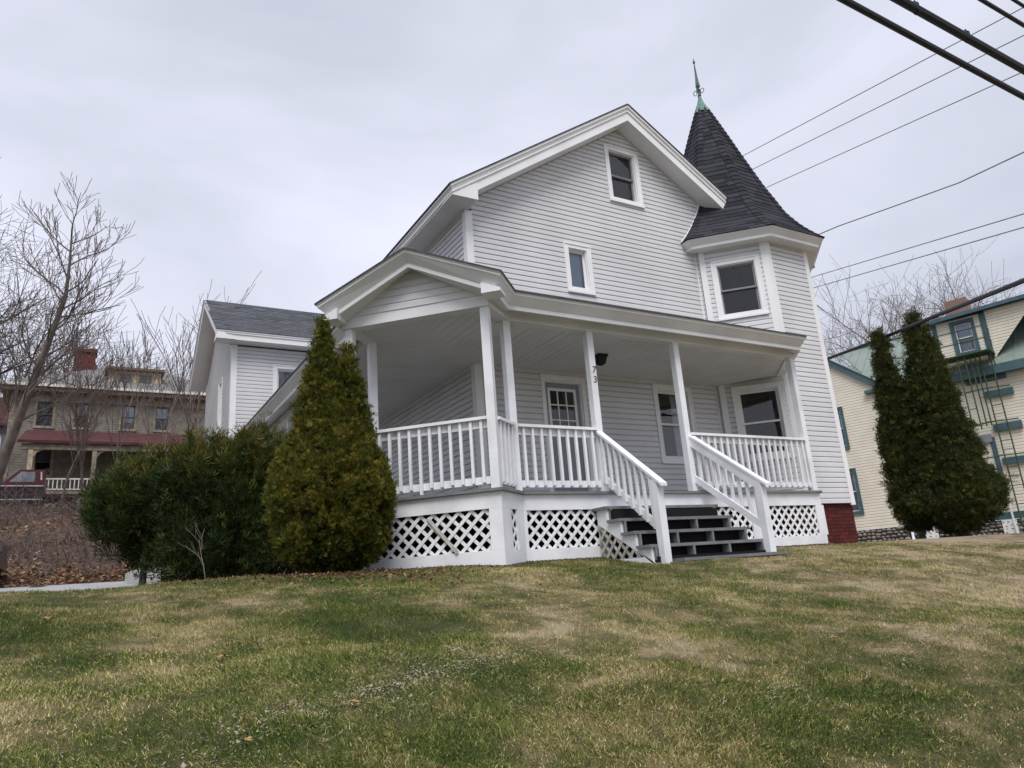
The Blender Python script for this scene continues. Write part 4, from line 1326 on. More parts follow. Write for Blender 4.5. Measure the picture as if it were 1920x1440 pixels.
def bare_tree(label, c, h, r, seed, maxlev=3, d=(0, 0, 1), path=None, mat=None, group='bare trees behind the old house', name='bare_tree', kids=(7, 6, 5, 4), minr=.008, spread=.75, up=.25, cat='tree'):
    rng = np.random.default_rng(seed)
    root = empty(name, c); tag(root, label, cat, group)
    segs = []
    if path is None:
        grow(rng, c, d, h, r, 0, maxlev, segs, up, .10, kids, minr, spread)
        trunk, rest = segs[:1], segs[1:]
    else:
        path = np.array(path); m = len(path)
        segs.append((path, r * np.linspace(1, .10, m), 0))
        L = np.linalg.norm(np.diff(path, axis=0), axis=1).sum()
        for k in range(kids[0] * 2):
            t = .28 + .71 * (k + rng.random()) / (kids[0] * 2)
            f = t * (m - 1); i = min(int(f), m - 2); q = path[i] + (path[i + 1] - path[i]) * (f - i)
            dd = path[i + 1] - path[i]; dd /= np.linalg.norm(dd)
            side = rng.normal(0, 1, 3); side -= dd * side.dot(dd); side /= np.linalg.norm(side)
            grow(rng, q, dd * .5 + side * .8 + np.array([0, 0, .3]), L * (.24 - .10 * t), r * (.22 - .10 * t), 1, maxlev, segs, up, .15, kids, minr, spread)
        trunk, rest = segs[:1], segs[1:]
    V, T = branch_tubes(trunk); mesh_np('trunk', V, T, mat or MAT['bark'], root, smooth=True)
    V, T = branch_tubes(rest); mesh_np('crown', V, T, mat or MAT['bark'], root)
    return root


# leaning trunk in front of the old house
bare_tree('leaning bare tree with a thick trunk before the old house', (-8.5, 17.9, 1.2), 9, .20, 31,
          path=[(-8.5, 17.9, 1.2), (-8.12, 17.25, 3.1), (-7.82, 16.8, 4.3), (-7.5, 16.2, 5.4), (-7.2, 15.75, 6.5), (-6.82, 15.1, 7.85), (-6.62, 14.8, 8.6), (-6.58, 14.45, 9.6), (-6.59, 14.1, 10.8)],
          mat=MAT['barkg'], kids=(11, 6, 4, 3), spread=.65, up=.35, minr=.008)
# big tree standing outside the frame on the left
bare_tree('large bare tree reaching in from the left edge', (-12.3, 18.9, 1.6), 8.0, .18, 44, maxlev=4, d=(.16, -.10, 1), kids=(11, 7, 6, 4), spread=.85, up=.14, minr=.007)
for i, (x, y, h, r, lab) in enumerate((
        (-9.5, 46, 10, .20, 'bare tree behind the old house, left of its chimney'),
        (-6.3, 50, 9.6, .20, 'bare tree rising just left of the old brick chimney'),
        (-3.6, 49, 9.4, .20, 'bare tree directly behind the dormer of the old house'),
        (-0.6, 47, 8.8, .18, 'bare tree behind the right end of the old house roof'),
        (2.0, 46, 8.8, .18, 'bare tree half hidden by the white rear wing'))):
    bare_tree(lab, (x, y, float(gz(x, y))), h, r, 60 + i, kids=(11, 8, 6, 4), minr=.011, spread=.95, up=.10)
for i, (x, y, h, r, lab) in enumerate((
        (48.0, 24.0, 12.6, .22, 'bare tree left of the arborvitae tops'),
        (51.5, 22.5, 12.6, .22, 'bare tree behind the green metal roof'),
        (55.5, 18.5, 13.0, .25, 'bare tree above the brick chimney of the yellow house'),
        (60.5, 16.0, 9.2, .22, 'bare tree at the right edge behind the yellow house'))):
    bare_tree(lab, (x, y, float(gz(x, y)) + 3.0), h, r, 80 + i, kids=(11, 8, 6, 4), minr=.011, spread=.9, up=.14, group='bare trees behind the yellow house', mat=MAT['twig'])
# saplings on the bank
for i, (x, y, h, r, lab) in enumerate((
        (-3.36, 17.3, 5.2, .045, 'thin grey sapling before the fourth upstairs window of the old house'),
        (-2.45, 16.8, 5.4, .05, 'thin sapling beside the white rear wing'),
        (-4.9, 17.2, 5.0, .045, 'thin sapling between the middle windows of the old house'),
        (-5.75, 18.6, 4.6, .05, 'forked sapling in front of the old porch railing'),
        (-6.4, 18.2, 3.8, .045, 'slanting sapling just right of the red truck'),
        (-8.3, 18.9, 4.2, .04, 'thin sapling in front of the red truck hood'))):
    bare_tree(lab, (x, y, float(gz(x, y))), h, r, 100 + i, maxlev=3, d=(.08 * (-1) ** i, 0, 1), kids=(8, 4, 3), minr=.008, spread=.6, up=.4, group='saplings on the bank', name='sapling', mat=MAT['twig'], cat='sapling')
bare_tree('thin leafless sapling standing in front of the yews', (-4.2, .0, float(gz(-4.2, 0))), .62, .008, 120, maxlev=2, kids=(4, 2), minr=.003, name='sapling', group='saplings on the bank', cat='sapling', mat=MAT['barkg'])


# brush tangle and leaf litter on the bank (stuff)
def brush():
    rng = np.random.default_rng(5); segs = []
    cl = [(rng.uniform(-11.5, -2.6), 6.8 + 12.3 * rng.random() ** 1.1, rng.uniform(.25, .9), rng.uniform(.5, 1.6)) for _ in range(75)]
    for k in range(1900):
        cx_, cy_, sp_, hh = cl[rng.integers(75)]
        x = cx_ + rng.normal(0, sp_); y = max(6.3, cy_ + rng.normal(0, sp_))
        z = float(gz(x, y)) + .1
        ln = rng.uniform(.4, 1.0) * hh * (1.2 if y > 15 else .9)
        a = rng.random() * 6.28; t = rng.uniform(.1, 1.2)
        d = np.array([math.cos(a) * math.sin(t), math.sin(a) * math.sin(t), math.cos(t)])
        pts = [np.array([x, y, z])]
        for i in range(5):
            d = d + rng.normal(0, .22, 3) + np.array([0, 0, -.14 * i * math.sin(t)]); d /= np.linalg.norm(d)
            pts.append(pts[-1] + d * ln / 5)
        segs.append((np.array(pts), np.linspace(.012, .006, 6), 3))
        for j in range(4):
            q = pts[1 + j]; dd = d + rng.normal(0, .7, 3); dd /= np.linalg.norm(dd)
            segs.append((np.array([q, q + dd * ln * .2, q + dd * ln * .35 + np.array([0, 0, .02])]), np.array([.006, .005, .004]), 3))
    V, T = branch_tubes(segs)
    tag(mesh_np('brush', V, T, MAT['twig']), 'tangle of dry brown brush covering the bank', 'brush', kind='stuff')
    n = 9000
    x = rng.uniform(-13, -2.0, n); y = np.where(rng.random(n) < .5, rng.uniform(5.8, 7.6, n), rng.uniform(5.8, 19, n))
    z = gz(x, y) + .05 + .16 * sstep(5.8, 7.5, y) + .35 * np.maximum(0, vnoise(x * .6, y * .6, 8) - .35) * sstep(6.2, 9, y) * sstep(21, 18, y) + .12 * np.maximum(0, vnoise(x * 2, y * 2, 9) - .3) * sstep(5.9, 7.4, y)
    s = rng.uniform(.03, .07, n); a = rng.random(n) * 6.28; tl = rng.normal(0, .5, (n, 2))
    ux, uy = np.cos(a), np.sin(a)
    P = np.stack([x, y, z], 1); U = np.stack([ux, uy, tl[:, 0]], 1) * s[:, None]; W = np.stack([-uy, ux, tl[:, 1]], 1) * s[:, None] * .6
    V = np.stack([P - U, P - W * .9, P + U, P + W], 1).reshape(-1, 3)
    b = (np.arange(n) * 4)[:, None]
    mesh_np('leaf_litter', V, np.concatenate([b + [0, 1, 2], b + [0, 2, 3]]), MAT['dryleaf'], attr={'tint': np.repeat(rng.random(n), 4)})['kind'] = 'stuff'
    tag(bpy.data.objects['leaf_litter'], 'fallen brown leaves scattered over the bank', 'leaves')


MAT['dryleaf'] = M_foliage('dry_leaf', [(0, (.10, .05, .03)), (.5, (.22, .12, .07)), (1, (.40, .28, .19))], .8, .2)
brush()

# single dead leaves lying on the lawn
def dead_leaf(x, y, s, rz, label, seed):
    rng = np.random.default_rng(seed)
    pts = []; nlob = 9
    for k in range(nlob * 2):
        a = 2 * math.pi * k / (nlob * 2); rr_ = s * (1.0 if k % 2 == 0 else .55) * (1.25 if abs(a - math.pi) > 1.6 else .8)
        pts.append((rr_ * math.cos(a), rr_ * .75 * math.sin(a), .25 * s * math.sin(a * 2) + .15 * s * rng.random()))
    z = float(gz_lawn(x, y)) + .035
    cz, sz = math.cos(rz), math.sin(rz)
    v = [(x, y, z + .2 * s)] + [(x + px * cz - py * sz, y + px * sz + py * cz, z + pz) for px, py, pz in pts]
    n = len(pts)
    o = add('fallen_leaf', v, [(0, 1 + k, 1 + (k + 1) % n) for k in range(n)], MAT['leaf_tan'])
    tag(o, label, 'leaf', 'single leaves on the lawn')
MAT['leaf_tan'] = M('tan_dead_leaf', (.36, .22, .11), .8, .15, 20)
for q in ((-4.47, -6.9, .036, .4, 'pale dead leaf lying alone in the left foreground grass'),
          (-4.90, -5.9, .045, 1.2, 'curled tan leaf on the lawn below the cedar'),
          (-5.80, -4.25, .04, 2.0, 'tan leaf near the top left edge of the lawn'),
          (-.97, -6.94, .038, .1, 'orange brown leaf on the lawn right of the steps'),
          (1.9, -4.0, .04, 2.6, 'dead leaf on the grass just in front of the bottom step'),
          (-4.98, -7.05, .03, 2.9, 'small pale leaf near the lower left of the lawn')):
    dead_leaf(*q, seed=int(abs(q[0]) * 100))
# leaf mulch under the cedar
def mulch():
    rng = np.random.default_rng(15); n = 2600
    x = rng.normal(-3.4, .75, n); y = rng.normal(-1.6, .75, n) + (-(x + 3.4)) * .9
    k = ~blocked(x, y); x, y = x[k], y[k]; n = len(x)
    z = gz_lawn(x, y) + .012 + rng.random(n) * .02
    s = rng.uniform(.012, .03, n); a = rng.random(n) * 6.28; tl = rng.normal(0, .5, (n, 2))
    P = np.stack([x, y, z], 1); U = np.stack([np.cos(a), np.sin(a), tl[:, 0]], 1) * s[:, None]; W = np.stack([-np.sin(a), np.cos(a), tl[:, 1]], 1) * s[:, None] * .5
    V = np.stack([P - U, P - W, P + U, P + W], 1).reshape(-1, 3); b = (np.arange(n) * 4)[:, None]
    o = mesh_np('leaf_mulch', V, np.concatenate([b + [0, 1, 2], b + [0, 2, 3]]), MAT['dryleaf'], attr={'tint': np.repeat(rng.random(n) * .7, 4)})
    tag(o, 'brown leaf mulch under the cedar', 'leaves', kind='stuff')
mulch()

# loose dark soil along the foot of the porch skirt (stuff)
def edging():
    rng = np.random.default_rng(25); pts = []
    base = [(x, y) for x, y, _ in offp(.11, 0)][1:6]
    for (xa, ya), (xb, yb) in zip(base, base[1:]):
        L = math.hypot(xb - xa, yb - ya); m = int(L * 420); t = rng.random(m)
        nx, ny = (yb - ya) / L, -(xb - xa) / L
        o = np.abs(rng.normal(0, .05, m)) * (.4 + 1.6 * vnoise(t * L * 1.5, 0 * t, 77))
        pts.append(np.stack([xa + (xb - xa) * t + nx * o, ya + (yb - ya) * t + ny * o], 1))
    P = np.concatenate(pts); n = len(P); x, y = P[:, 0], P[:, 1]
    z = gz_lawn(x, y) + .006 + rng.random(n) * .012; s = rng.uniform(.006, .02, n)
    V = []
    for j in range(5):
        a = j * 1.2566 + rng.normal(0, .25, n); r = s * rng.uniform(.6, 1.1, n)
        V.append(np.stack([x + r * np.cos(a), y + r * np.sin(a), z + rng.normal(0, .3, n) * s], 1))
    V.append(np.stack([x, y, z + s * .7], 1))
    V = np.stack(V, 1).reshape(-1, 3); b = (np.arange(n) * 6)[:, None]
    o = mesh_np('soil_edging', V, np.concatenate([b + [j, (j + 1) % 5, 5] for j in range(5)]), M('dark_soil_crumb', (.12, .09, .065), .95, .3, 30, col2=(.05, .038, .03)))
    tag(o, 'dark loose soil along the foot of the porch skirt', 'soil', kind='stuff')
edging()

# ------------------------------------------------------------------ old house on the bank
HM = dict(
    wall=M('weathered_tan_siding', (.225, .205, .175), .85, .22, 3.0, .2, 50, col2=(.14, .125, .11)),
    trimo=M('weathered_trim', (.30, .255, .20), .85, .25, 5.0, .2, 50),
    peel=M('peeling_cream_paint', (.55, .47, .34), .85, .3, 8.0, .2, 50, col2=(.30, .22, .15)),
    roofo=M('old_grey_roof', (.19, .19, .19), .9, .15, 1.2, .3, 60),
    red=M('faded_red_porch_roof', (.085, .030, .033), .85, .2, 3.0, .2, 50),
    gut=M('white_old_gutter', (.72, .70, .66), .6, .15, 3.0),
    brk=M('old_chimney_brick', (.125, .036, .030), .85, .25, 7.0, .5, 60),
    sash=M('dark_old_sash', (.12, .11, .10), .6, .2, 4.0),
    lattice=M('grey_old_lattice', (.30, .27, .23), .9, .2, 5.0),
)
oh = empty('old_house', (-4.5, 28, 3.8))
tag(oh, 'weathered tan two storey house with grey hip roof and red porch roof', 'house')
FO = frame((0, 28, 0), (1, 0, 0), (0, -1, 0))
oo = []
for u0, u1, z0, z1, bl in ((-7.9, -7.08, 7.2, 8.52, .0), (-6.4, -5.66, 7.2, 8.55, .5), (-4.47, -3.72, 7.2, 8.56, .72), (-3.0, -2.24, 7.2, 8.54, .5)):
    oo.append(window(oh, FO, u0, u1, z0, z1, .085, casing=HM['trimo'], sash=HM['sash'], sash_cols=2, glass=MAT['glassb'], blind=(MAT['lace'], bl) if bl else None, behind=None if bl else MAT['curtain']))
oo.append(window(oh, FO, -7.78, -6.98, 4.95, 6.35, .09, casing=HM['trimo'], sash=HM['sash'], blind=(MAT['lace'], .45)))
oo.append(window(oh, FO, -3.2, -2.3, 4.9, 6.3, .09, casing=HM['trimo'], sash=HM['sash']))
clapwall(oh, 'front_wall', FO, [(-8.82, 3.6), (1.5, 3.6), (1.5, 8.9), (-8.82, 8.9)], oo, HM['wall'], z0=3.6, exp=.118, lip=.02)
mb = MB(); mb.poly([(-8.82, 28, 3.4), (-8.82, 38, 3.4), (-8.82, 38, 8.9), (-8.82, 28, 8.9)]); mb.poly([(1.5, 28, 3.4), (1.5, 38, 3.4), (1.5, 38, 8.9), (1.5, 28, 8.9)]); mb.poly([(-8.82, 38, 3.4), (1.5, 38, 3.4), (1.5, 38, 8.9), (-8.82, 38, 8.9)])
mb.build('side_walls', HM['wall'], oh)
MB().fbox(FO, -8.85, -8.65, 3.6, 8.7, -.02, .045).build('corner_board', HM['trimo'], oh)
MB().fbox(FO, -8.83, 1.5, 8.45, 8.92, .0, .05).build('frieze_board', HM['trimo'], oh)
ep = [(-9.25, 38.5, 9.12), (-9.25, 27.5, 9.12), (1.9, 27.5, 9.12)]
MB().sweep(ep, mitre(ep), [(-.3, .02), (.03, .02), (.03, -.13), (-.02, -.15), (-.02, -.28), (-.46, -.28)]).build('eave_cornice', HM['trimo'], oh)
MB().sweep([(-9.25, 27.46, 9.13), (1.9, 27.46, 9.13)], [(0, -1)] * 2, [(0, .01), (.09, .01), (.09, -.11), (0, -.11)]).build('gutter', HM['gut'], oh)
e_ = [(-9.3, 27.45, 9.14), (1.95, 27.45, 9.14), (1.95, 38.5, 9.14), (-9.3, 38.5, 9.14)]
ra_, rb2 = (-5.1, 32.2, 11.55), (-3.0, 32.2, 11.55)
rm = MB(); rm.poly([e_[0], e_[1], rb2, ra_]); rm.poly([e_[3], e_[0], ra_]); rm.poly([e_[1], e_[2], rb2]); rm.poly([e_[2], e_[3], ra_, rb2])
rm.build('roof', HM['roofo'], oh)
# dormer
FD = frame((0, 28.9, 0), (1, 0, 0), (0, -1, 0))
dm = MB(); dm.box((-5.05, 28.9, 9.4), (-2.7, 31.5, 10.45)); dmo = dm.build('dormer', HM['peel'], oh)
for a, b in ((-4.62, -3.98), (-3.74, -3.10)):
    q = MB(); q.fbox(FD, a, a + .05, 9.62, 10.30, -.01, .05).fbox(FD, b - .05, b, 9.62, 10.30, -.01, .05).fbox(FD, a + .05, b - .05, 9.62, 9.67, -.01, .049).fbox(FD, a + .05, b - .05, 10.25, 10.30, -.01, .049)
    q.fbox(FD, (a + b) / 2 - .015, (a + b) / 2 + .015, 9.67, 10.25, 0, .04).fbox(FD, a + .05, b - .05, 9.95, 9.98, 0, .041)
    q.build('dormer_window', HM['trimo'], dmo)
    MB().poly([FD(a + .05, 9.67, .02), FD(b - .05, 9.67, .02), FD(b - .05, 10.25, .02), FD(a + .05, 10.25, .02)]).build('pane', M('old_glass', (.05, .055, .065), .1, .1, 3, spec=.6), dmo)
MB().prism([(-5.2, 28.65, 10.46), (-2.55, 28.65, 10.46), (-2.55, 31.8, 10.62), (-5.2, 31.8, 10.62)], [(-5.2, 28.65, 10.58), (-2.55, 28.65, 10.58), (-2.55, 31.8, 10.72), (-5.2, 31.8, 10.72)]).build('dormer_roof', M('dormer_edge', (.16, .11, .08), .8), dmo)
ch = MB().box((-6.62, 31.3, 9.6), (-5.65, 32.1, 12.15)).box((-6.68, 31.24, 12.02), (-5.59, 32.16, 12.20)); ch.build('chimney', HM['brk'], oh)
# red porch roof, posts, deck
YPo = 25.9
pr = MB().prism([(-8.25, YPo - .3, 6.16), (1.5, YPo - .3, 6.16), (1.5, 27.99, 7.10), (-8.1, 27.99, 7.10)], [(-8.25, YPo - .3, 6.04), (1.5, YPo - .3, 6.04), (1.5, 27.99, 6.98), (-8.1, 27.99, 6.98)])
pr.build('porch_roof', HM['red'], oh)
MB().box((-8.1, YPo - .18, 5.78), (1.5, YPo + .02, 6.03)).build('porch_beam', HM['trimo'], oh)
for x in (-7.75, -5.4, -2.6, -.2):
    q = MB().box((x - .09, YPo - .17, 4.0), (x + .09, YPo + .01, 5.78))
    q.prism([(x + .09, YPo - .12, 5.78), (x + .09, YPo - .12, 5.43), (x + .2, YPo - .12, 5.66), (x + .45, YPo - .12, 5.78)], [(x + .09, YPo - .05, 5.78), (x + .09, YPo - .05, 5.43), (x + .2, YPo - .05, 5.66), (x + .45, YPo - .05, 5.78)])
    q.build('porch_post', HM['peel'] if x < -7 else HM['trimo'], oh)
MB().box((-7.95, YPo - .2, 3.86), (1.5, 27.99, 4.0)).build('porch_deck', HM['trimo'], oh)
rl = MB().box((-7.6, YPo - .14, 4.50), (-.3, YPo - .06, 4.56)); rlo = rl.build('porch_railing', HM['gut'], oh)
MB().box((-7.6, YPo - .13, 4.06), (-.3, YPo - .07, 4.11)).build('bottom_rail', HM['gut'], rlo)
for i in range(46):
    MB().box((-7.5 + i * .157, YPo - .125, 4.11), (-7.46 + i * .157, YPo - .085, 4.50)).build('baluster', HM['gut'], rlo)
FLo = frame((0, YPo - .15, 0), (1, 0, 0), (0, -1, 0))
lpo = MB().fbox(FLo, -7.9, 1.4, 3.0, 3.85, -.3, -.25).build('skirt_backing', MAT['dark'], oh)
for k in range(3):
    lattice(FLo, [(-7.9 + k * 2.4, 3.2), (-5.7 + k * 2.4, 3.2), (-5.7 + k * 2.4, 3.85), (-7.9 + k * 2.4, 3.85)], HM['lattice'], lpo, pitch=.16, wid=.06)

# neighbour with the red roof at the far left
nb = empty('red_roofed_house', (-14, 44, 6)); tag(nb, 'grey house with a dark red roof at the far left edge', 'house')
MB().box((-18, 43, 5), (-10.1, 50, 10.65)).build('wall', M('grey_neighbour_wall', (.16, .155, .16), .8, .15, 2), nb)
MB().prism([(-18.5, 42.6, 10.6), (-9.95, 42.6, 10.6), (-9.95, 46.5, 13.2), (-18.5, 46.5, 13.2)], [(-18.5, 42.6, 10.45), (-9.95, 42.6, 10.45), (-9.95, 46.5, 13.05), (-18.5, 46.5, 13.05)]).build('roof', HM['red'], nb)
MB().box((-10.9, 42.95, 8.6), (-10.35, 43.02, 9.9)).build('window', MAT['lace'], nb)

# ------------------------------------------------------------------ red pickup on the bank
tk = empty('pickup_truck', (-7.3, 21.7, float(gz(-7.3, 21.7)))); tag(tk, 'dark red pickup truck with chrome side strips parked on the bank', 'truck')
TZ = 2.52
FTk = frame((-6.95, 20.85, TZ), (1, 0, 0), (0, -1, 0))          # u = x towards the tail, cab back at u=0
TM = dict(red=M('dull_red_paint', (.125, .018, .022), .35, .2, 3, spec=.5), dk=M('dark_maroon_paint', (.03, .012, .016), .4, .2, 3, spec=.4), chrome=M('chrome_strip', (.7, .7, .7), .25, .1, 4, metal=.7),
          tyre=M('tyre', (.015, .015, .016), .85, .1, 9), hub=M('hub', (.4, .4, .4), .4, .1, 9, metal=.6), glass=M('truck_glass', (.30, .33, .36), .1, .2, 3, spec=.6))
W_ = 1.7
def side_prism(pts, o0, o1, name, m, par): return MB().fprism(FTk, pts, o0, o1).build(name, m, par)
lower = [(-3.0, .45), (0, .45), (0, .97), (-1.25, .97), (-3.0, .93)]
body = side_prism(lower, -W_, 0, 'body', TM['dk'], tk)
side_prism([(-1.32, .972), (0, .972), (0, 1.08), (-1.42, 1.08), (-3.0, 1.03), (-3.0, .935)], -W_, -.005, 'hood', TM['red'], tk)
cab = side_prism([(-1.30, 1.081), (0.0, 1.081), (-.03, 1.58), (-.78, 1.58)], -W_ + .06, -.05, 'cab', TM['red'], tk)
side_prism([(-1.08, 1.13), (-.30, 1.13), (-.32, 1.50), (-.74, 1.50)], -.052, -.042, 'side_window', TM['glass'], cab)
side_prism([(-1.36, 1.082), (-1.31, 1.082), (-.80, 1.56), (-.84, 1.56)], -W_ + .12, -.1, 'windscreen', TM['glass'], cab)
for z in (.96, .47): side_prism([(-3.0, z), (-.02, z), (-.02, z + .035), (-3.0, z + .035)], -.001, .014, 'chrome_strip', TM['chrome'], body)
side_prism([(-.13, 1.2), (-.08, 1.2), (-.11, 1.5), (-.15, 1.5)], -.051, -.038, 'side_lamp', TM['chrome'], cab)
side_prism([(.02, .55), (2.1, .55), (2.1, .70), (.02, .70)], -W_ + .1, -.1, 'flat_bed', TM['dk'], tk)
for u in (-2.05, 1.25):
    for o in (-.12, -W_ + .12):
        wv = MB(); n = 20
        for oo_, r_ in ((o - .11, .33), (o - .09, .37), (o + .09, .37), (o + .11, .33)):
            for k in range(n): wv.v.append(FTk(u + r_ * math.cos(6.2832 * k / n), .37 + r_ * math.sin(6.2832 * k / n), oo_))
        for i in range(3):
            for k in range(n): wv.f.append((i * n + k, i * n + (k + 1) % n, (i + 1) * n + (k + 1) % n, (i + 1) * n + k))
        wv.f += [tuple(range(n)), tuple(range(4 * n - 1, 3 * n - 1, -1))]
        w_ = wv.build('wheel', TM['tyre'], tk)
        hb = MB(); b0 = [FTk(u + .19 * math.cos(6.2832 * k / 12), .37 + .19 * math.sin(6.2832 * k / 12), o + .112) for k in range(12)]
        b1 = [FTk(u + .12 * math.cos(6.2832 * k / 12), .37 + .12 * math.sin(6.2832 * k / 12), o + .135) for k in range(12)]
        hb.prism(b1, b0); hb.build('hub_cap', TM['hub'], w_)
# orange tarp behind the hood
og = MB(); n = 10
for i in range(n):
    a0, a1 = math.pi * .5 * i / n, math.pi * .5 * (i + 1) / n
    p = lambda a, r_: (-9.1 + r_ * 1.05 * math.sin(a), TZ + 1.02 + r_ * .72 * math.cos(a))
    (xa, za), (xb, zb), (xc, zc), (xd, zd) = p(a0, 1.0), p(a1, 1.0), p(a1, .86), p(a0, .86)
    og.prism([(xa, 22.9, za), (xb, 22.9, zb), (xc, 22.9, zc), (xd, 22.9, zd)], [(xa, 24.0, za), (xb, 24.0, zb), (xc, 24.0, zc), (xd, 24.0, zd)])
ogo = og.build('orange_shell', M('faded_orange', (.42, .15, .03), .6, .2, 4)); tag(ogo, 'curved orange shell standing behind the red truck hood', 'shell')

# black car whose tail just enters the frame on the driveway
bc = empty('black_car', (-8.7, 6.2, float(gz(-8.7, 6.2)))); tag(bc, 'black car tail cut by the left edge on the driveway', 'car')
ZC = float(gz(-7.6, 6.2)) + .02
FC = frame((-6.86, 5.45, ZC), (-1, 0, 0), (0, -1, 0))
cpm = M('black_car_paint', (.015, .016, .02), .25, .1, 3, spec=.6)
cb = MB().fprism(FC, [(0, .32), (4.2, .28), (4.25, .62), (3.2, .80), (2.6, 1.22), (1.1, 1.26), (.45, .86), (.03, .80)], -1.65, 0).build('body', cpm, bc)
MB().fprism(FC, [(2.55, .86), (1.15, .88), (1.25, 1.17), (2.45, 1.15)], -.002, .008).build('side_window', TM['glass'], cb)
MB().fprism(FC, [(-.012, .60), (.10, .60), (.10, .76), (-.012, .76)], -.25, .006).build('tail_lamp', M('tail_lamp', (.06, .03, .03), .2, .1, 4, spec=.6), cb)
for u in (.75, 3.3):
    for o in (-.1, -1.55):
        wv = MB(); n = 18
        for oo_, r_ in ((o - .1, .28), (o - .08, .31), (o + .08, .31), (o + .105, .28)):
            for k in range(n): wv.v.append(FC(u + r_ * math.cos(6.2832 * k / n), .31 + r_ * math.sin(6.2832 * k / n), oo_))
        for i in range(3):
            for k in range(n): wv.f.append((i * n + k, i * n + (k + 1) % n, (i + 1) * n + (k + 1) % n, (i + 1) * n + k))
        wv.f += [tuple(range(n)), tuple(range(4 * n - 1, 3 * n - 1, -1))]
        wv.build('wheel', TM['tyre'], bc)

# concrete wall end beyond the yews
cw = MB(); zc = float(gz(-4.9, 4.6))
cw.prism([(-4.93, 4.35, zc - .2), (-3.2, 3.5, zc - .2), (-3.2, 3.5, zc + .20), (-4.55, 4.16, zc + .30), (-4.86, 4.32, zc + .23), (-4.93, 4.35, zc + .19)],
         [(-4.80, 4.62, zc - .2), (-3.06, 3.76, zc - .2), (-3.06, 3.76, zc + .20), (-4.42, 4.43, zc + .30), (-4.73, 4.59, zc + .23), (-4.80, 4.62, zc + .19)])
tag(cw.build('concrete_wall', M('pale_concrete', (.40, .41, .41), .9, .12, 5, .2, 60)), 'low pale concrete wall end between lawn and driveway', 'wall')

# ------------------------------------------------------------------ yellow house with teal trim
YM = dict(
    wall=M('cream_yellow_siding', (.76, .715, .61), .6, .05, 1.5, .05, 30),
    teal=M('teal_trim', (.070, .125, .150), .5, .12, 4, .03, 30),
    metal=M('green_metal_roof', (.205, .255, .225), .45, .08, 2, .02, 20, spec=.5),
    iron=M('green_fire_escape', (.045, .085, .042), .55, .2, 6),
    stone=M_piece('field_stone', (.14, .13, .125), (.28, .255, .235), .9, .6, 25),
    stonej=M('stone_joint', (.15, .135, .12), .95, .2, 6),
    band=M('teal_sill_band', (.055, .115, .12), .5, .12, 4),
)
ANG = math.radians(15.6)
GX, GY = 21.93, 6.41
yh = empty('yellow_house', (GX, GY, -.9)); tag(yh, 'cream yellow house with teal trim and green metal roof', 'house')
Uy, Ny = (math.sin(ANG), -math.cos(ANG), 0), (-math.cos(ANG), -math.sin(ANG), 0)
FY = frame((GX, GY, 0), Uy, Ny)
yo = []
yo.append(window(yh, FY, 2.93, 3.72, 5.88, 7.22, .10, casing=YM['teal'], sash=MAT['trim'], glass=MAT['glassb'], blind=(MAT['blind'], .5), behind=MAT['lace'], proud=.06))
yo.append(window(yh, FY, -2.55, -1.60, 3.15, 4.92, .11, casing=YM['teal'], sash=MAT['trim'], glass=MAT['glassb'], behind=MAT['lace'], proud=.06))
yo.append(window(yh, FY, -2.52, -1.55, .48, 2.32, .11, casing=YM['teal'], sash=MAT['trim'], glass=MAT['glassb'], behind=MAT['lace'], proud=.06))
def rk3(u): return 5.60 - .812 * u
clapwall(yh, 'wing_wall', FY, [(-7.0, -.15), (-.16, -.15), (-.16, rk3(-.16) - .02), (-3.9, rk3(-3.9) - .02), (-7.0, rk3(-.8) - .02)], yo[1:], YM['wall'], z0=-.15, exp=.113, lip=.028)
clapwall(yh, 'main_wall', FY, [(.16, -.02), (9.0, -.02), (9.0, 5.0), (.16, 5.0)], (), YM['wall'], z0=-.02, exp=.113, lip=.028)
MB().fbox(FY, -.16, .16, -.22, 5.2, -.02, .045).build('corner_board', YM['teal'], yh)
MB().fbox(FY, .16, 9.0, -.28, -.03, -.02, .06).build('sill_band', YM['band'], yh)
# rake of the wing gable and its roof
MB().fprism(FY, [(-3.9, rk3(-3.9)), (.05, rk3(.05)), (.05, rk3(.05) - .30), (-3.9, rk3(-3.9) - .30)], -.02, .16).build('rake_board', YM['teal'], yh)
def FYd(u, z, o): return FY(u, z, o)
MB().prism([FY(-3.9, rk3(-3.9) + .03, .2), FY(.25, rk3(.25) + .03, .2), FY(.25, rk3(.25) + .03, -6), FY(-3.9, rk3(-3.9) + .03, -6)],
           [FY(-3.9, rk3(-3.9) - .0, .2), FY(.25, rk3(.25) - .0, .2), FY(.25, rk3(.25) - .0, -6), FY(-3.9, rk3(-3.9) - .0, -6)]).build('wing_roof', YM['metal'], yh)
MB().fbox(FY, -.55, -.02, 5.2, 5.32, -.02, .22).build('eave_bracket', YM['teal'], yh)
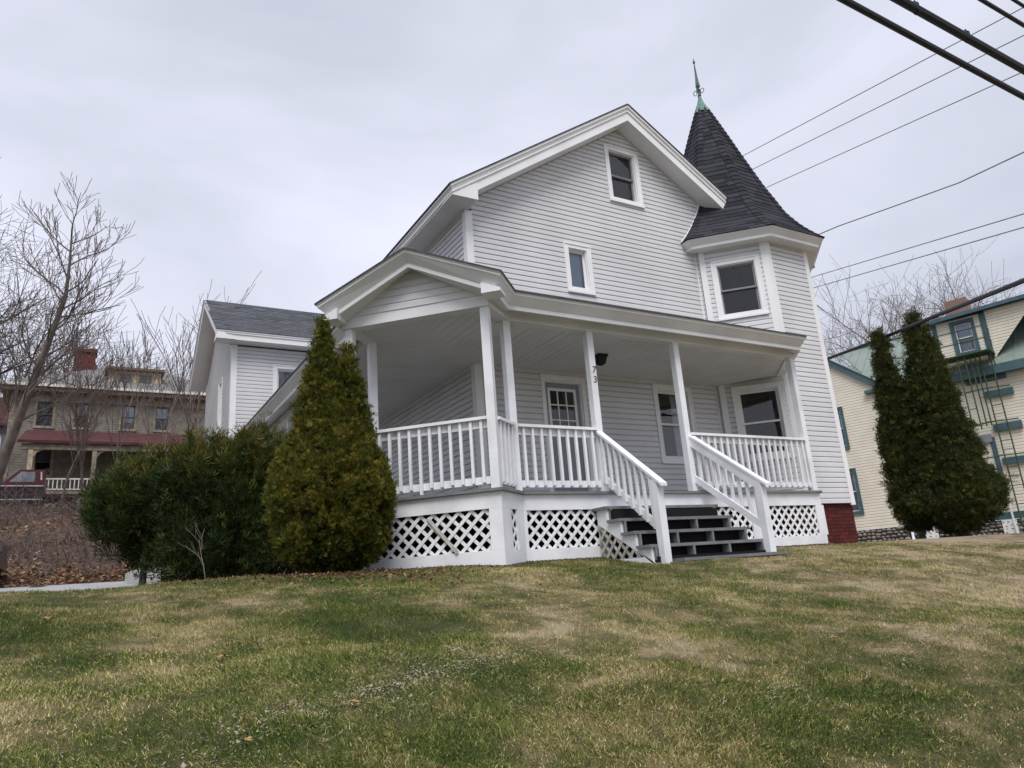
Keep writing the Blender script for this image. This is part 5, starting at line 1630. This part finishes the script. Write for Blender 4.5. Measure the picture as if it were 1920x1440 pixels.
# main roof slope with standing seams
E0, EZ3, RD, RZ3 = .38, 5.22, -3.0, 7.95
mr_ = MB().prism([FY(.08, EZ3, E0), FY(9.0, EZ3, E0), FY(9.0, RZ3, RD), FY(-2.2, RZ3, RD)], [FY(.08, EZ3 - .06, E0), FY(9.0, EZ3 - .06, E0), FY(9.0, RZ3 - .06, RD), FY(-2.2, RZ3 - .06, RD)])
mro = mr_.build('main_roof', YM['metal'], yh)
for i in range(28):
    u = -2.1 + i * .4
    t0 = max(0.0, (.08 - u) / 2.28)
    za, oa = EZ3 + (RZ3 - EZ3) * t0, E0 + (RD - E0) * t0
    if t0 > .97: continue
    MB().prism([FY(u, za, oa), FY(u + .03, za, oa), FY(u + .03, RZ3, RD), FY(u, RZ3, RD)], [FY(u, za + .03, oa), FY(u + .03, za + .03, oa), FY(u + .03, RZ3 + .03, RD), FY(u, RZ3 + .03, RD)]).build('roof_seam', YM['metal'], mro)
MB().tube([FY(-2.2, RZ3 + .03, RD), FY(9.0, RZ3 + .03, RD)], .05, 6).build('ridge_cap', YM['teal'], mro)
MB().fbox(FY, .05, 9.0, 4.88, 5.20, -.02, E0 + .02).build('eave_board', YM['teal'], yh)
# wall dormer
yd = clapwall(yh, 'dormer_wall', FY, [(2.4, 5.2), (4.0, 5.2), (4.0, 7.3), (2.4, 7.3)], yo[:1], YM['wall'], z0=5.2, exp=.113, lip=.028)
MB().fbox(FY, 3.92, 4.12, 5.1, 7.3, -.04, .05).build('dormer_post', YM['teal'], yh)
MB().fbox(FY, 2.30, 2.46, 5.1, 7.3, -.04, .05).build('dormer_post', YM['teal'], yh)
clapwall(yh, 'gable_wall', FY, [(4.12, 5.5), (4.24, 5.66), (5.77, 7.36), (4.12, 7.36)], (), YM['wall'], z0=5.2, exp=.113, lip=.028)
MB().prism([FY(2.1, 7.30, .32), FY(7.0, 7.40, .32), FY(7.0, 8.1, -3.0), FY(2.1, 8.0, -3.0)], [FY(2.1, 7.44, .32), FY(7.0, 7.54, .32), FY(7.0, 8.24, -3.0), FY(2.1, 8.14, -3.0)]).build('dormer_roof', YM['teal'], yh)
ck = MB(); ck.quadbox([FY(2.62, 7.4, -1.5), FY(3.40, 7.4, -1.5), FY(3.40, 7.4, -2.1), FY(2.62, 7.4, -2.1), FY(2.62, 8.55, -1.5), FY(3.40, 8.55, -1.5), FY(3.40, 8.55, -2.1), FY(2.62, 8.55, -2.1)])
ck.build('chimney', M('tan_red_chimney', (.26, .13, .095), .85, .3, 6, .5, 50, col2=(.20, .17, .15)), yh)
# trim blocks and lower window on the main wall
for u0, u1, z0, z1 in ((3.0, 4.3, 4.72, 4.87), (3.48, 4.40, 4.09, 4.33), (3.52, 4.40, 2.84, 3.10), (3.54, 4.9, 1.62, 1.86)):
    MB().fbox(FY, u0, u1, z0, z1, .0, .14).build('trim_ledge', YM['teal'], yh)
MB().fbox(FY, 2.60, 3.38, 2.50, 2.78, .0, .12).build('window_head', M('grey_head', (.25, .30, .34), .6), yh)
MB().fbox(FY, 3.30, 3.46, .70, 2.66, .0, .05).build('window_trim', YM['teal'], yh)
MB().fbox(FY, 2.55, 2.68, 3.0, 4.5, .0, .05).build('window_trim', YM['teal'], yh)
# stone footing
ft = MB(); ft.fbox(FY, -7.0, -.1, -1.6, -.16, -.4, -.03).fbox(FY, .1, 9.0, -1.6, -.29, -.4, -.03); fto = ft.build('footing', YM['stonej'], yh)
rs = random.Random(3)
for row in range(4):
    u = -2.6 + rs.random() * .1
    while u < 4.6:
        w = rs.uniform(.13, .26); h = rs.uniform(.10, .15)
        if not (-.12 < u + w / 2 < .12):
            zc_ = -.24 - row * .13 - (.13 if u > 0 else 0) + rs.uniform(-.03, .03)
            st_ = MB(); b = 0; n = 7
            for k, (o_, s_) in enumerate(((-.03, .9), (.01, 1.0), (.05, .7), (.065, .3))):
                for j in range(n):
                    a = 6.2832 * j / n
                    st_.v.append(FY(u + w / 2 + w * .5 * s_ * math.cos(a) * rs.uniform(.88, 1.05), zc_ + h * .5 * s_ * math.sin(a) * rs.uniform(.88, 1.05), o_))
            for k in range(3):
                for j in range(n): st_.f.append((k * n + j, k * n + (j + 1) % n, (k + 1) * n + (j + 1) % n, (k + 1) * n + j))
            st_.f.append(tuple(range(3 * n, 4 * n)))
            st_.build('stone', YM['stone'], fto, True)
        u += w * .98
MB().fbox(FY, .25, .95, -.95, -.3, .02, .06).build('vent_panel', MAT['trim'], fto)
MB().fbox(FY, 3.05, 3.5, -.95, -.3, .02, .06).build('vent_panel', MAT['trim'], fto)
MB().tube([FY(3.40, .65, .06), FY(3.42, -.3, .07), FY(3.45, -.9, .12)], .035, 6).build('downspout', MAT['trim'], yh)

# fire escape
fe = empty('fire_escape', FY(3.2, -.9, .4)); tag(fe, 'green iron fire escape with ladders on the yellow house', 'fire escape')
pl = MB(); pl.fbox(FY, 2.45, 4.15, 5.66, 5.71, .06, .95); plo = pl.build('platform', YM['iron'], fe)
for u in (2.45, 3.3, 4.12):
    MB().tube([FY(u, 5.66, .9), FY(u, 4.95, .1)], .02, 5).build('bracket', YM['iron'], plo)
for z in (6.15, 6.6):
    MB().tube([FY(2.46, z, .08), FY(2.46, z, .94), FY(4.13, z, .94), FY(4.13, z, .08)], .022, 5).build('guard_rail', YM['iron'], plo)
for u in (2.46, 3.3, 4.13):
    MB().tube([FY(u, 5.7, .94), FY(u, 6.62, .94)], .016, 5).build('guard_post', YM['iron'], plo)
def ladder(u0, u1, z0, z1, o, step=.32):
    lo = MB().tube([FY(u0, z0, o), FY(u0, z1, o)], .026, 5).build('ladder', YM['iron'], fe)
    MB().tube([FY(u1, z0, o), FY(u1, z1, o)], .026, 5).build('ladder_rail', YM['iron'], lo)
    z = z0 + .15
    while z < z1:
        MB().tube([FY(u0, z, o), FY(u1, z, o)], .016, 4).build('rung', YM['iron'], lo); z += step
ladder(3.72, 4.05, -.6, 5.68, .55)
ladder(3.05, 3.30, 2.9, 5.68, .85, .62)
ladder(3.45, 3.60, 3.0, 5.68, .70, .9)
for z in (4.30, 3.08, 1.86):
    MB().tube([FY(3.05, z, .86), FY(3.7, z + .02, .86), FY(4.4, z + .04, .5)], .024, 5).build('stay_bar', YM['iron'], fe)

# ------------------------------------------------------------------ overhead cables
def cable(pts, r, label, mat, sag=.0, n=14, group=None, ext=None):
    pts = [Vector(p) for p in pts]; path = []
    for i in range(len(pts) - 1):
        for k in range(n):
            t = k / n; q = pts[i].lerp(pts[i + 1], t); q.z -= sag * 4 * t * (1 - t); path.append(q)
    path.append(pts[-1])
    o = MB().tube(path, r, 8).build('overhead_cable', mat)
    tag(o, label, 'cable', group)
    return o
YC = -7.3
cable([(-14, YC, 4.25), (16, YC, 3.85)], .034, 'lowest thick black cable crossing the top right corner', MAT['rubber'], group='street cables')
c2_ = cable([(-14, YC, 4.56), (16, YC, 4.42)], .047, 'thickest black cable bundle, second from below at top right', MAT['rubber'], group='street cables')
cable([(-14, YC, 4.60), (16, YC, 4.475)], .022, 'thin black cable lashed on top of the thick bundle', MAT['rubber'], group='street cables')
for x in (1.75, 2.75, 4.2):
    q = MB().box((x, YC - .03, 4.44), (x + .04, YC + .03, 4.56)).box((x + .01, YC - .008, 4.56), (x + .03, YC + .008, 4.60)); q.build('cable_clamp', MAT['rubber'], c2_)
cable([(-14, YC, 5.1), (16, YC, 5.42)], .026, 'black cable third from below in the top right corner', MAT['rubber'], group='street cables')
cable([(-14, YC, 5.5), (16, YC, 5.78)], .022, 'topmost black cable at the extreme top right corner', MAT['rubber'], group='street cables')
thin = [([(16.80, 17.77, 16.44), (10.74, -7.30, 9.47)], 'highest of the three thin wires beside the turret tip'),
        ([(17.55, 17.41, 16.11), (10.68, -7.30, 8.81)], 'middle of the three thin wires beside the turret roof'),
        ([(18.50, 17.02, 15.56), (10.60, -7.30, 7.97)], 'lowest of the three thin wires beside the turret roof'),
        ([(21.02, 14.35, 11.57), (8.06, -7.30, 4.06)], 'upper of two thin wires right of the turret window'),
        ([(21.15, 14.42, 11.10), (8.03, -7.30, 3.82)], 'lower of two thin wires right of the turret window')]
for p, lab in thin:
    cable(p, .0125, lab, MAT['wire'], sag=.0, group='thin overhead wires')
cable([(8.95, -.40, 6.28), (9.12, -1.3, 6.29), (9.16, -2.43, 6.15), (8.7, -4.2, 5.72), (7.89, -6.24, 5.3), (7.4, -7.3, 5.36)], .013, 'wavy grey service wire fixed to the turret eave', MAT['wire'], n=4, group='service drops')
cable([(18.2, 7.0, 5.95), (16.95, 5.12, 5.71), (15.64, 2.38, 5.36), (13.34, -.88, 4.77), (9.18, -5.26, 3.58), (8.4, -6.3, 3.45), (10.5, -7.3, 3.92)], .055, 'thick black cable running down behind the white house past the arborvitae', MAT['rubber'], n=6, group='service drops')

up = empty('utility_pole', (10.75, -7.42, float(gz(10.75, -7.42)))); tag(up, 'wooden utility pole carrying the street cables, beyond the right edge', 'utility pole')
MB().tube([(10.75, -7.42, float(gz(10.75, -7.42)) - .5), (10.75, -7.42, 4.0), (10.75, -7.42, 10.3)], [.17, .15, .11], 12).build('pole', MAT['bark'], up)
MB().box((10.68, -8.5, 9.35), (10.82, -6.3, 9.47)).build('cross_arm', MAT['bark'], up)
